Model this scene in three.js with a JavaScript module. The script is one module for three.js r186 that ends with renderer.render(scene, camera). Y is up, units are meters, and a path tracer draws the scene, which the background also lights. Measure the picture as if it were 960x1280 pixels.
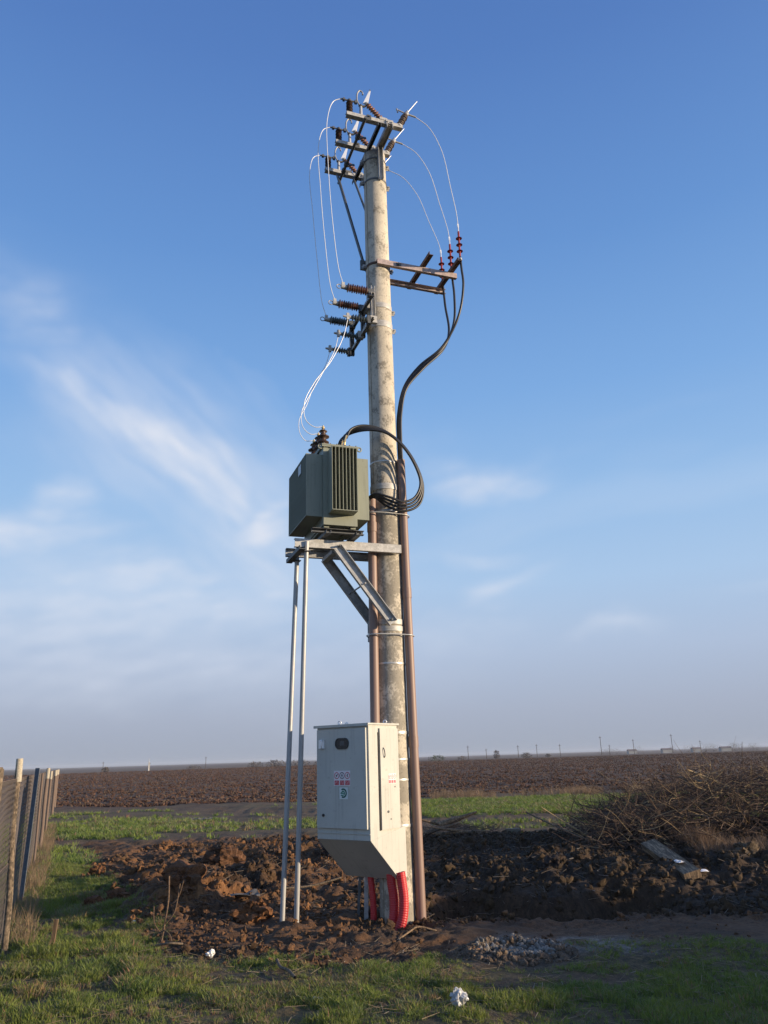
import * as THREE from 'three';
import { mergeGeometries } from 'three/addons/utils/BufferGeometryUtils.js';

// ------------------------------------------------------------ camera, sky, sun, exposure
const scene = new THREE.Scene();
const camera = new THREE.PerspectiveCamera(67.32, 768 / 1024, 0.05, 9000);
{
  const roll = 1.75 * Math.PI / 180, pitch = 17.7 * Math.PI / 180;
  const F = new THREE.Vector3(0, Math.sin(pitch), -Math.cos(pitch)), R = new THREE.Vector3(1, 0, 0);
  const U = new THREE.Vector3().crossVectors(R, F);
  camera.position.set(0, 1.6, 9.1);
  camera.up.copy(U.clone().multiplyScalar(Math.cos(roll)).addScaledVector(R, Math.sin(roll)));
  camera.lookAt(camera.position.clone().add(F));
  camera.updateMatrixWorld(true);
}
const renderer = new THREE.WebGLRenderer({ antialias: true });
renderer.toneMapping = THREE.LinearToneMapping;
renderer.toneMappingExposure = 1.4;
renderer.shadowMap.enabled = true;

const SUN_AZ = 14 * Math.PI / 180, SUN_EL = 8.5 * Math.PI / 180;   // low sun on the right, a little behind the camera
const sunDir = new THREE.Vector3(Math.cos(SUN_EL) * Math.cos(SUN_AZ), Math.sin(SUN_EL), Math.cos(SUN_EL) * Math.sin(SUN_AZ));
const sun = new THREE.DirectionalLight(new THREE.Color().setRGB(1.0, 0.79, 0.54), 4.8);
sun.position.copy(sunDir).multiplyScalar(60);
sun.castShadow = true; sun.shadow.mapSize.set(4096, 4096); sun.shadow.radius = 1;
Object.assign(sun.shadow.camera, { left: -18, right: 18, top: 14, bottom: -10, near: 1, far: 160 });
scene.add(sun, sun.target);

// ------------------------------------------------------------ noise
function mulberry(a) { return () => { a |= 0; a = a + 0x6D2B79F5 | 0; let t = Math.imul(a ^ a >>> 15, 1 | a); t = t + Math.imul(t ^ t >>> 7, 61 | t) ^ t; return ((t ^ t >>> 14) >>> 0) / 4294967296; }; }
const rnd = mulberry(20240);
const rr = (a, b) => a + (b - a) * rnd();
function hash2(x, y) { let h = Math.imul(x, 374761393) + Math.imul(y, 668265263); h = Math.imul(h ^ h >>> 13, 1274126177); return ((h ^ h >>> 16) >>> 0) / 4294967296; }
function vn(x, y) {
  const xi = Math.floor(x), yi = Math.floor(y); let fx = x - xi, fy = y - yi;
  fx = fx * fx * fx * (fx * (fx * 6 - 15) + 10); fy = fy * fy * fy * (fy * (fy * 6 - 15) + 10);
  const a = hash2(xi, yi), b = hash2(xi + 1, yi), c = hash2(xi, yi + 1), d = hash2(xi + 1, yi + 1);
  return a + (b - a) * fx + (c - a) * fy + (a - b - c + d) * fx * fy;
}
function fbm(x, y, o = 4) { let s = 0, a = 0.5, n = 0; for (let i = 0; i < o; i++) { s += a * vn(x, y); n += a; const t = x * 2.03 + 17.3; y = y * 2.03 + 9.1; x = t; a *= 0.5; } return s / n; }
const ss = (a, b, x) => { const t = Math.min(1, Math.max(0, (x - a) / (b - a))); return t * t * (3 - 2 * t); };
const lerp = (a, b, t) => a + (b - a) * t;
const s2l = v => { v /= 255; return v <= 0.04045 ? v / 12.92 : Math.pow((v + 0.055) / 1.055, 2.4); };

// sky: air by height, thin cirrus drifting in streaks
{
  const W = 1536, H = 768, data = new Float32Array(W * H * 4);
  const stops = [[-90, [120, 120, 124]], [-2, [158, 164, 176]], [0, [160, 168, 184]], [3, [168, 178, 198]], [7, [175, 192, 218]], [12, [170, 199, 232]], [18, [152, 190, 232]], [26, [126, 171, 225]], [36, [103, 149, 210]], [48, [86, 127, 192]], [60, [75, 113, 178]], [90, [66, 98, 158]]]
    .map(([e, c]) => [e, c.map(s2l)]);
  const streak = [[-33, 27.4], [-29, 26.4], [-25.7, 25.5], [-22.2, 24.6], [-18.6, 23.6], [-15.5, 21.3], [-13, 18.8], [-11, 17], [-9, 14.6]];   // azimuth and height of the long cirrus band, degrees
  const wisps = [[-25.5, 15.0, 5, 1.3, 0.15, 0.34], [-22.8, 17.2, 3, 1.6, 0.6, 0.26], [-19, 12.4, 8, 2.0, 0.05, 0.26], [-9.5, 16.6, 3.4, 1.2, 0.4, 0.36], [-9.5, 11.4, 4, 1.1, -0.1, 0.22], [-28, 29.6, 5, 2.6, -0.5, 0.13], [8.2, 20.3, 4, 1.2, -0.2, 0.26], [7.4, 14.8, 3.2, 0.6, -0.1, 0.2], [9.2, 11.8, 3, 0.8, 0.35, 0.2], [16, 8.2, 3, 0.7, 0.1, 0.18], [-19, 10.5, 13, 3.4, 0.04, 0.24], [-15, 6.5, 14, 2.5, 0.02, 0.16], [2, 9, 8, 1.6, 0, 0.10]];   // azimuth, height, half length, half width, slant, strength
  for (let j = 0; j < H; j++) {
    const el = (j + 0.5) / H * 180 - 90, er = el * Math.PI / 180, y = Math.sin(er), c = Math.cos(er);
    let k = 0; while (k < stops.length - 2 && stops[k + 1][0] < el) k++;
    const t = Math.min(1, Math.max(0, (el - stops[k][0]) / (stops[k + 1][0] - stops[k][0])));
    const base = [0, 1, 2].map(i => lerp(stops[k][1][i], stops[k + 1][1][i], t));
    for (let i = 0; i < W; i++) {
      const phi = ((i + 0.5) / W - 0.5) * 2 * Math.PI, x = Math.cos(phi) * c, z = Math.sin(phi) * c;
      const o = (j * W + i) * 4;
      let r = base[0], g = base[1], b = base[2];
      const cosS = x * sunDir.x + y * sunDir.y + z * sunDir.z;
      if (el > -3) {
        const gl = 0.5 * Math.pow(Math.max(0, cosS), 10) + 0.16 * Math.pow(Math.max(0, cosS), 3);
        r += gl * 0.8; g += gl * 0.62; b += gl * 0.42;
      }
      if (el > 1) {
        const az = Math.atan2(x, -z) * 180 / Math.PI;
        const q = 1 / (y + 0.10), px = x * q, pz = z * q;
        const wx = px + 0.5 * fbm(px * 1.2, pz * 1.2 + 30, 3), wz = pz + 0.5 * fbm(px * 1.2 + 50, pz * 1.2, 3);
        const u = wx * 0.8 + wz * 0.6, v = -wx * 0.6 + wz * 0.8;
        let d = ss(0.50, 0.80, fbm(u * 0.9 + 3, v * 2.6 + 7, 5)) * ss(0.45, 0.65, fbm(px * 0.45 + 11, pz * 0.45 + 4, 3)) * 0.12 * ss(3, 10, el) * (1 - 0.9 * ss(20, 32, el));
        if (el < 40) {
          const wa = (fbm(az * 0.13 + 5, el * 0.16, 4) - 0.5) * 6, we = (fbm(az * 0.13 + 45, el * 0.2 + 8, 4) - 0.5) * 4, A = az + wa, E = el + we;
          let best = 1e9, along = 0; for (let k = 0; k < streak.length - 1; k++) { const [ax, ay] = streak[k], [bx, by] = streak[k + 1], dx = bx - ax, dy = by - ay; const tt = Math.min(1, Math.max(0, ((A - ax) * dx + (E - ay) * dy) / (dx * dx + dy * dy))); const ex = A - ax - tt * dx, ey = E - ay - tt * dy, dd = ex * ex + ey * ey; if (dd < best) { best = dd; along = k + tt; } }
          if (best < 60) { const fa = az * 0.80 - el * 0.60, fc = az * 0.60 + el * 0.80, tex_ = 0.25 + 1.15 * fbm(fa * 0.22 + 12, fc * 1.1 + 60 + wa * 0.2, 6), wd = 1.2 + 1.5 * ss(2, 5, along); d = Math.max(d, 0.92 * tex_ * Math.exp(-best / (wd * wd)) * ss(0.3, 3.6, along) * (1 - 0.65 * ss(5.8, 7.8, along)), 0.5 * tex_ * Math.exp(-best / (9 * wd)) * ss(0.5, 3, along)); }
          for (const [ca, ce, la, lb, sl, st] of wisps) { const x_ = A - ca, y_ = E - ce, p_ = (x_ * Math.cos(sl) + y_ * Math.sin(sl)) / la, q_ = (-x_ * Math.sin(sl) + y_ * Math.cos(sl)) / lb, e_ = p_ * p_ + q_ * q_; if (e_ < 8) d = Math.max(d, 1.9 * st * Math.exp(-e_) * (0.15 + 1.6 * fbm(az * 0.35 + el * 0.2 + 70, el * 1.3 - az * 0.25, 6))); }
        }
        const cr = 0.72, cg = 0.77, cb = 0.88;
        r = lerp(r, Math.max(r, cr), d); g = lerp(g, Math.max(g, cg), d); b = lerp(b, Math.max(b, cb), d);
      }
      data[o] = r / 1.4; data[o + 1] = g / 1.4; data[o + 2] = b / 1.4; data[o + 3] = 1;
    }
  }
  const tex = new THREE.DataTexture(data, W, H, THREE.RGBAFormat, THREE.FloatType);
  tex.mapping = THREE.EquirectangularReflectionMapping; tex.magFilter = tex.minFilter = THREE.LinearFilter; tex.wrapS = THREE.RepeatWrapping; tex.needsUpdate = true;
  scene.background = tex; scene.environment = tex;
}
scene.fog = new THREE.FogExp2(new THREE.Color().setRGB(0.45, 0.5, 0.58), 0.00018);

// ------------------------------------------------------------ textures and materials
function tex(n, fn, srgb = true) {
  const d = new Uint8Array(n * n * 4);
  for (let y = 0; y < n; y++) for (let x = 0; x < n; x++) { const c = fn(x / n, y / n), o = (y * n + x) * 4; d[o] = Math.max(0, Math.min(255, c[0])); d[o + 1] = Math.max(0, Math.min(255, c[1])); d[o + 2] = Math.max(0, Math.min(255, c[2])); d[o + 3] = 255; }
  const t = new THREE.DataTexture(d, n, n, THREE.RGBAFormat);
  t.wrapS = t.wrapT = THREE.RepeatWrapping; t.magFilter = THREE.LinearFilter; t.minFilter = THREE.LinearMipmapLinearFilter; t.generateMipmaps = true;
  if (srgb) t.colorSpace = THREE.SRGBColorSpace; t.needsUpdate = true; return t;
}
// tiling fbm: blends two shifted copies over the tile
const tf = (x, y, s, o, k = 0) => { const f = (a, b) => fbm(a * s + k, b * s + k * 1.7, o); return lerp(lerp(f(x, y), f(x - 1, y), x), lerp(f(x, y - 1), f(x - 1, y - 1), x), y); };
const T = {
  soil: tex(1024, (x, y) => { const a = tf(x, y, 7, 4, 3), b = tf(x, y, 60, 3, 8), c = tf(x, y, 220, 2, 5); const v = 255 * (0.42 + 0.5 * (a - 0.5) + 0.7 * (b - 0.5) + 0.6 * (c - 0.5) + 0.38); return [v, v * 0.985, v * 0.97]; }),
  soilBump: tex(512, (x, y) => { const v = 255 * (0.5 * tf(x, y, 22, 4, 2) + 0.5 * tf(x, y, 110, 2, 9)); return [v, v, v]; }, false),
  concrete: tex(1024, (x, y) => {
    const a = tf(x, y, 5, 5, 12), b = tf(x, y, 90, 3, 4), st = ss(0.55, 0.75, fbm(x * 26 + 3, y * 2.2 + 5, 4)), dk = ss(0.56, 0.72, tf(x, y, 9, 4, 31));
    const pit = ss(0.72, 0.8, tf(x, y, 150, 2, 44));
    const v = 205 + 70 * (a - 0.5) + 60 * (b - 0.5) - 34 * st - 46 * dk - 60 * pit; return [v, v * 0.965, v * 0.9];
  }),
  pole: (() => { const t = tex(1024, (x, y) => {   // once round, once up: grey mottled weathering over the lower half, cleaner above
    const hgt = y * 10.3, f = (sx, sy, o, k) => { const q = (a) => fbm(a * sx + k, hgt * sy + k, o); return lerp(q(x), q(x - 1), x); };
    const a = f(3, 2.6, 5, 3), b = f(60, 52, 3, 9), c = f(9, 7.8, 5, 27);
    const stain = ss(0.0, 0.07, c * 0.6 + b * 0.4 - lerp(0.44, 0.56, ss(3.5, 7, hgt + (a - 0.5) * 4)));
    const v = 222 + 40 * (a - 0.5) + 40 * (b - 0.5) - 24 * ss(0.68, 0.8, f(90, 78, 2, 4)) - 50 * stain * (0.5 + b); return [v, v * 0.985, v * 0.955]; }); return t; })(),
  metal: tex(512, (x, y) => { const a = tf(x, y, 14, 4, 2), b = tf(x, y, 60, 2, 7); const v = 214 + 70 * (a - 0.5) + 50 * (b - 0.5); return [v, v, v]; }),
  paint: tex(512, (x, y) => { const a = tf(x, y, 4, 5, 21), d = ss(0.62, 0.78, tf(x, y, 30, 4, 6)), s = ss(0.6, 0.8, fbm(x * 50, y * 2.5 + 9, 3)); const v = 238 + 26 * (a - 0.5) - 16 * d - 12 * s; return [v, v * 0.993, v * 0.98]; }),
  bark: tex(256, (x, y) => { const v = 150 + 170 * (fbm(x * 40, y * 6, 4) - 0.5); return [v, v * 0.93, v * 0.86]; }),
};
const rep = (t, sx, sy = sx) => { const c = t.clone(); c.repeat.set(sx, sy); c.needsUpdate = true; return c; };
const lin = (r, g, b) => new THREE.Color().setRGB(r, g, b);
const std = (c, rough, o = {}) => new THREE.MeshStandardMaterial({ color: c, roughness: rough, side: THREE.DoubleSide, ...o });
const concreteBump = rep(T.soilBump, 3, 26);
const M = {
  ground: std(lin(1, 1, 1), 1, { vertexColors: true, map: rep(T.soil, 0.5), bumpMap: rep(T.soilBump, 1.4), bumpScale: 0.012 }),
  clod: std(lin(1, 1, 1), 1, { map: rep(T.soil, 1.3) }),
  concrete: std(lin(0.72, 0.68, 0.60), 0.95, { map: T.pole, bumpMap: concreteBump, bumpScale: 0.004 }),
  seam: std(lin(0.36, 0.33, 0.28), 0.95, { map: rep(T.concrete, 2) }),
  galv: std(lin(0.54, 0.55, 0.56), 0.5, { metalness: 0.3, map: rep(T.metal, 2) }),
  galvDark: std(lin(0.17, 0.18, 0.19), 0.55, { metalness: 0.3, map: rep(T.metal, 2) }),
  galvWhite: std(lin(0.68, 0.67, 0.64), 0.55, { metalness: 0.15, map: rep(T.metal, 3) }),
  strap: std(lin(0.72, 0.72, 0.70), 0.4, { metalness: 0.4, map: rep(T.metal, 4) }),
  black: std(lin(0.022, 0.022, 0.024), 0.42),
  brownCer: std(lin(0.19, 0.09, 0.06), 0.35),
  darkCer: std(lin(0.075, 0.045, 0.036), 0.28),
  greyBrown: std(lin(0.16, 0.12, 0.10), 0.4),
  greyIns: std(lin(0.10, 0.12, 0.12), 0.5),
  redTerm: std(lin(0.30, 0.035, 0.03), 0.5),
  rustSteel: std(lin(0.15, 0.085, 0.06), 0.8, { metalness: 0.1, map: rep(T.metal, 3) }),
  redSteel: std(lin(0.62, 0.50, 0.47), 0.6, { metalness: 0.2, map: rep(T.metal, 3) }),
  alu: std(lin(0.82, 0.83, 0.84), 0.35, { metalness: 0.35 }),
  wire: std(lin(0.78, 0.79, 0.8), 0.45, { metalness: 0.25 }),
  brass: std(lin(0.62, 0.45, 0.2), 0.35, { metalness: 0.7 }),
  tfGreen: std(lin(0.295, 0.32, 0.26), 0.5, { map: rep(T.paint, 1) }),
  pvc: std(lin(0.29, 0.195, 0.165), 0.5, { map: rep(T.paint, 1.5) }),
  cab: std(lin(0.57, 0.58, 0.55), 0.45, { map: rep(T.paint, 1) }),
  cabIn: std(lin(0.02, 0.02, 0.022), 0.25),
  redHose: std(lin(0.52, 0.03, 0.035), 0.42),
  white: std(lin(0.8, 0.8, 0.8), 0.7),
  plastic: std(lin(0.44, 0.45, 0.47), 0.35),
  card: std(lin(0.66, 0.52, 0.36), 0.85, { map: rep(T.bark, 2) }),
  wood: std(lin(0.42, 0.32, 0.21), 0.9, { map: rep(T.bark, 2) }),
  greyWood: std(lin(0.44, 0.39, 0.32), 0.9, { map: rep(T.bark, 2) }),
  twig: std(lin(0.42, 0.32, 0.25), 0.95, { map: rep(T.bark, 3) }),
  twigDark: std(lin(0.24, 0.175, 0.14), 0.95, { map: rep(T.bark, 3) }),
  straw: std(lin(0.42, 0.30, 0.15), 0.9),
  grass: new THREE.MeshPhysicalMaterial({ color: lin(1, 1, 1), roughness: 1, transmission: 0.4, thickness: 0, side: THREE.DoubleSide }),
  lime: std(lin(0.74, 0.72, 0.66), 0.9, { map: rep(T.concrete, 3) }),
  bluePost: std(lin(0.13, 0.16, 0.20), 0.6, { map: rep(T.metal, 4) }),
  rust: std(lin(0.24, 0.175, 0.14), 0.9, { map: rep(T.metal, 4) }),
  mesh: std(lin(0.15, 0.125, 0.11), 0.7, { metalness: 0.2 }),
  ash: std(lin(0.24, 0.23, 0.215), 1, { map: rep(T.soil, 3) }),
  stone: std(lin(0.33, 0.31, 0.28), 0.95, { map: rep(T.concrete, 4) }),
  leafFar: std(lin(0.055, 0.07, 0.035), 0.95),
  twigFar: std(lin(0.10, 0.085, 0.075), 0.95),
  plaster: std(lin(0.62, 0.58, 0.52), 0.95, { map: rep(T.concrete, 0.5) }),
  farWall: std(lin(0.32, 0.32, 0.31), 0.95),
  roofTile: std(lin(0.20, 0.16, 0.14), 0.9),
};

// ------------------------------------------------------------ helpers
const V = (x, y, z) => new THREE.Vector3(x, y, z);
const names = new Map();
function numbered(n) { const k = names.get(n) || 0; names.set(n, k + 1); return k ? `${n}_${String(k).padStart(3, '0')}` : n; }
const TH = 20 * Math.PI / 180, PX = 0.015;                 // the equipment's axes: turned 20 degrees about the pole
const toW = (x, y, z) => V(PX + x * Math.cos(TH) + z * Math.sin(TH), y, -x * Math.sin(TH) + z * Math.cos(TH));
function reg(o, label, category, group, kind) {
  if (label) o.userData.label = label; if (category) o.userData.category = category;
  if (group) o.userData.group = group; if (kind) o.userData.kind = kind; return o;
}
// a thing on the equipment's axes, base given on those axes
function eThing(name, label, category, b, group) {
  const g = new THREE.Group(); g.name = numbered(name); g.position.copy(toW(...b)); g.rotation.y = TH; g.userData.base = undefined;
  g.userData = {}; reg(g, label, category, group); scene.add(g); g._b = V(...b); return g;
}
function wThing(name, label, category, b, turn = 0, group) {
  const g = new THREE.Group(); g.name = numbered(name); g.position.set(...b); g.rotation.y = turn; reg(g, label, category, group); scene.add(g); g._b = V(0, 0, 0); return g;
}
// every wThing's parts are given from its base; every eThing's from the pole axis
function part(parent, name, geos, mat, label) {
  let g = Array.isArray(geos) ? merge(geos) : geos;
  const b = parent._b || V(0, 0, 0);
  if (b.lengthSq()) g.translate(-b.x, -b.y, -b.z);
  const m = new THREE.Mesh(g, mat); m.name = name; m.castShadow = m.receiveShadow = true; m._b = b; if (label) m.userData.label = label; parent.add(m); return m;
}
function top(name, label, category, geo, mat, group, kind) {
  let g = Array.isArray(geo) ? merge(geo) : geo;
  g.computeBoundingBox(); const bb = g.boundingBox, c = V((bb.min.x + bb.max.x) / 2, bb.min.y, (bb.min.z + bb.max.z) / 2);
  g.translate(-c.x, -c.y, -c.z);
  const m = new THREE.Mesh(g, mat); m.name = numbered(name); m.position.copy(c); m.castShadow = m.receiveShadow = true; reg(m, label, category, group, kind); scene.add(m); return m;
}
function clean(g) { g = g.index ? g.toNonIndexed() : g; for (const k of Object.keys(g.attributes)) if (!['position', 'normal', 'uv'].includes(k)) g.deleteAttribute(k); if (!g.attributes.normal) g.computeVertexNormals(); if (!g.attributes.uv) g.setAttribute('uv', new THREE.BufferAttribute(new Float32Array(g.attributes.position.count * 2), 2)); g.morphAttributes = {}; return g; }
const merge = a => a.length === 1 ? a[0] : mergeGeometries(a.map(clean), false);
function metricUV(g) {
  g = clean(g); const p = g.attributes.position, n = g.attributes.normal, u = g.attributes.uv;
  for (let i = 0; i < p.count; i++) { const ax = Math.abs(n.getX(i)), ay = Math.abs(n.getY(i)), az = Math.abs(n.getZ(i)); if (ax > ay && ax > az) u.setXY(i, p.getZ(i), p.getY(i)); else if (ay > az) u.setXY(i, p.getX(i), p.getZ(i)); else u.setXY(i, p.getX(i), p.getY(i)); }
  return g;
}
const box = (x0, x1, y0, y1, z0, z1) => { const g = new THREE.BoxGeometry(x1 - x0, y1 - y0, z1 - z0); g.translate((x0 + x1) / 2, (y0 + y1) / 2, (z0 + z1) / 2); return metricUV(g); };
function orient(g, a, b) { const d = b.clone().sub(a), L = d.length(); g.applyQuaternion(new THREE.Quaternion().setFromUnitVectors(V(0, 1, 0), d.normalize())); g.translate((a.x + b.x) / 2, (a.y + b.y) / 2, (a.z + b.z) / 2); return g; }
const cyl = (a, b, r0, r1 = r0, n = 16, open = false) => orient(new THREE.CylinderGeometry(r1, r0, a.distanceTo(b), n, 1, open), a, b);
function tube(pts, r, n = 8, seg) { return new THREE.TubeGeometry(new THREE.CatmullRomCurve3(pts, false, 'centripetal'), seg || pts.length * 8, r, n, false); }
// bar with a section given in its own axes (w across 'side', h along the other)
function section(a, b, side, shape) {
  const d = b.clone().sub(a), L = d.length(); d.normalize(); const s = side.clone().addScaledVector(d, -side.dot(d)).normalize(), t = new THREE.Vector3().crossVectors(d, s);
  const g = new THREE.ExtrudeGeometry(shape, { depth: L, bevelEnabled: false });
  const m = new THREE.Matrix4().makeBasis(s, t.clone(), d); g.applyMatrix4(m); g.translate(a.x, a.y, a.z); return g;
}
function poly(pts) { const s = new THREE.Shape(); pts.forEach(([x, y], i) => i ? s.lineTo(x, y) : s.moveTo(x, y)); s.closePath(); return s; }
const uShape = (w, h, t) => poly([[-w / 2, -h / 2], [w / 2, -h / 2], [w / 2, -h / 2 + t], [-w / 2 + t, -h / 2 + t], [-w / 2 + t, h / 2 - t], [w / 2, h / 2 - t], [w / 2, h / 2], [-w / 2, h / 2]]);
const lShape = (w, h, t) => poly([[-w / 2, -h / 2], [w / 2, -h / 2], [w / 2, -h / 2 + t], [-w / 2 + t, -h / 2 + t], [-w / 2 + t, h / 2], [-w / 2, h / 2]]);
const rect = (w, h) => poly([[-w / 2, -h / 2], [w / 2, -h / 2], [w / 2, h / 2], [-w / 2, h / 2]]);
function insulator(a, b, core, shed, n, m = 18) {
  const L = a.distanceTo(b), p = [[0, -L / 2], [core, -L / 2]];
  const st = L / (n + 0.5);
  for (let i = 0; i < n; i++) { const y = -L / 2 + st * (i + 0.5); const s = i % 2 && n > 5 ? shed * 0.9 : shed; p.push([core, y - st * 0.12], [s, y + st * 0.02], [s, y + st * 0.14], [core, y + st * 0.52]); }
  p.push([core, L / 2], [0, L / 2]);
  return orient(new THREE.LatheGeometry(p.map(([x, y]) => new THREE.Vector2(x, y)), m), a, b);
}
function ringBand(cx, cz, y, r, h, t, n = 48) { const p = [[r, -h / 2], [r + t, -h / 2], [r + t, h / 2], [r, h / 2], [r, -h / 2]].map(([x, v]) => new THREE.Vector2(x, v)); const g = new THREE.LatheGeometry(p, n); g.translate(cx, y, cz); return g; }
const bolt = (p, d, r = 0.012, L = 0.02) => cyl(p, p.clone().addScaledVector(d, L), r, r, 6);

// ------------------------------------------------------------ the ground
const fenceX = z => -3.61 + 0.4 * (z - 1.18);
const gauss = (x, z, cx, cz, rx, rz) => { const a = (x - cx) / rx, b = (z - cz) / rz; return Math.exp(-(a * a + b * b)); };
const rough = (x, z) => { const n = fbm(x * 2.1, z * 2.1, 3), m = fbm(x * 7 + 9, z * 7, 3), b = Math.abs(fbm(x * 3.3 + 40, z * 3.3 + 7, 3) - 0.5) * 2; return (n - 0.5) * 0.5 + (m - 0.5) * 0.35 + (0.25 - b) * 0.35; };
// amounts: how much bare dug soil, how much grass
function soilAmt(x, z) {
  const w = (fbm(x * 0.9 + 3, z * 0.9 + 8, 3) - 0.5) * 1.6, w2 = (fbm(x * 3 + 13, z * 3 + 2, 3) - 0.5) * 0.5;
  const front = x < -1 ? lerp(0.55, 1.75, ss(-3.2, -1.4, x)) : x < 0.4 ? 1.85 : lerp(1.85, 1.35, ss(0.5, 1.6, x));
  const edgeF = 1 - ss(-0.15, 0.25, z - front - w2 * 0.9 - w * 0.2);
  const edgeL = ss(-0.2, 0.35, x - (fenceX(z) + lerp(1.0, 0.7, ss(0, -8, z)) + w2 + w * 0.35 + (z > -3 ? 0.25 : 0)));
  const edgeB = ss(-0.6, 0.9, z + 9.4 + w * 1.6 + (x > 1 ? -0.8 : 0));
  return edgeF * edgeL * edgeB;
}
function fieldAmt(x, z) { const e = -24.5 - 0.06 * x + (fbm(x * 0.35 + 5, z * 0.35, 3) - 0.5) * 3; return ss(0.5, -0.8, z - e); }
function trackAmt(x, z) { const c = (x > 1 ? -12.5 - 0.03 * x : -12.5 + 1.05 * (x - 1)) + (fbm(x * 0.3, 4, 2) - 0.5) * 1.0; return ss(1.5, 0.7, Math.abs(z - c) * (x > 1 ? 1 : 0.69)); }
function grassAmt(x, z) {
  if (z < -26 && x > fenceX(z)) return 0;
  const n = fbm(x * 0.8 + 31, z * 0.8 + 12, 3), n2 = fbm(x * 3.1 + 1, z * 3.1 + 6, 3);
  let g = ss(0.34, 0.54, n * 0.5 + n2 * 0.5) * 0.9 + 0.06;
  if (z > 0 && x > 0.2) g *= lerp(1, 0.3, ss(0.2, 1.8, x) * ss(3.2, 2.0, z)) * 0.95;
  const ms = fbm(x * 1.7 + 77, z * 1.7 + 21, 3); if (z > 0.4) g *= 0.22 + 0.78 * ss(0.40, 0.52, ms);
  if (z < -8) {
    const pt = fbm(x * 0.35 + 7, z * 0.6, 4), c = -12.5 + 1.05 * (x - 1);
    const right = ss(-13.3, -14.4, z) * ss(-22.8, -20.8, z) * ss(-0.6, 0.8, x) * (0.7 + 0.3 * ss(0.4, 0.55, pt));
    const left = ss(-5.0, -6.6, x + (pt - 0.5) * 5) * ss(-16.2, -14, z) * ss(-9.5, -10.6, z);
    const between = 0.16 * ss(0.46, 0.62, pt) * ss(-7.6, -9, z) * ss(-24, -20, z);
    g = Math.min(1, 1.3 * g) * Math.max(right, left, between);
  }
  g *= 1 - 0.9 * trackAmt(x, z) * ss(-7, -9, z);
  g *= 1 - soilAmt(x, z); g *= 1 - fieldAmt(x, z);
  g *= 1 - 0.95 * ss(0.75, 0.5, Math.hypot(x - 1.05, (z - 1.75) * 1.1));
  return Math.min(1, g);
}
function height(x, z) {
  let h = (fbm(x * 0.35 + 2, z * 0.35 + 5, 3) - 0.5) * 0.12 * ss(-60, -10, z);
  h += (fbm(x * 5 + 2, z * 5 + 5, 2) - 0.5) * 0.03;
  if (z > -20 && z < 6 && Math.abs(x) < 30) {
    const s = soilAmt(x, z), rg = rough(x, z);
    const calm = 1 - 0.8 * ss(0.35, 0.8, z) * ss(0.3, 0.8, x), lump = (fbm(x * 3.6 + 21, z * 3.6 + 4, 5) - 0.5);
    h += s * calm * (rg * 0.13 + lump * lerp(0.14, 0.05, ss(-0.2, 0.5, x)) * ss(0.4, -0.4, z) + (fbm(x * 13 + 3, z * 13 + 7, 2) - 0.5) * 0.065 + (0.3 - Math.abs(fbm(x * 9 + 3, z * 9 + 1, 2) - 0.5) * 2) * 0.03);
    // spoil heap on the left
    const hp = 0.36 * gauss(x, z, -2.5, -0.9, 0.85, 0.8) + 0.30 * gauss(x, z, -3.3, -2.9, 0.9, 1.0) + 0.26 * gauss(x, z, -1.7, -2.3, 1.1, 0.9) + 0.2 * gauss(x, z, -2.6, -5.0, 1.5, 1.1) + 0.2 * gauss(x, z, -0.8, -4.6, 1.2, 1.0);
    h += hp * (0.62 + rg * 1.5);
    // mound at the foot of the pole
    h += (0.07 * gauss(x, z, -0.35, 0.95, 0.75, 0.4) + 0.04 * gauss(x, z, -1.0, 0.5, 0.5, 0.5) + 0.05 * gauss(x, z, 0.7, 0.85, 0.4, 0.3) - 0.05 * gauss(x, z, 0.1, 0.3, 0.5, 0.4)) * (0.8 + rg * 0.9);
    // trench behind the mound, spoil bank behind the trench
    const tz = -0.55 + 0.10 * x + (fbm(x * 1.1, 3, 2) - 0.5) * 0.5;
    const tr = ss(0.75, 0.25, Math.abs(z - tz)) * ss(0.28, 0.6, x) * ss(3.6, 2.6, x);
    h -= tr * 0.5;
    const bk = ss(-0.9, -1.9, z - 0.05 * x) * ss(-8.2, -5.2, z) * ss(0.2, 1.3, x + (fbm(x, z, 2) - 0.5)) ;
    h += bk * (0.11 + 0.035 * Math.min(Math.max(x, 0), 7) + rg * 0.26);
    const ash = Math.hypot(x - 1.0, (z - 1.78) * 1.25);
    h += 0.09 * Math.exp(-Math.pow((ash - 0.36) / 0.13, 2)) * (0.6 + rg * 1.8) * ss(0.9, 0.5, ash);
  }
  const f = fieldAmt(x, z);
  if (f > 0) h += f * ((fbm(x * 0.5 + 8, z * 1.5, 3) - 0.5) * 0.16 + (fbm(x * 2, z * 2 + 4, 2) - 0.5) * 0.1) * ss(-500, -250, z);
  const crest = x < 0 ? -230 + Math.min(60, -x * 0.55) : -300;
  h -= ss(0, -160, z - crest) * 2.2;
  const tr2 = trackAmt(x, z) * ss(-7, -9, z); if (tr2 > 0) h += tr2 * (-0.03 + 0.05 * Math.sin((z + 0.03 * x) * 6 + fbm(x * .5, z * .5, 2) * 3) * 0.4 + (fbm(x * 4, z * 4, 2) - 0.5) * 0.06);
  return h;
}
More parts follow.
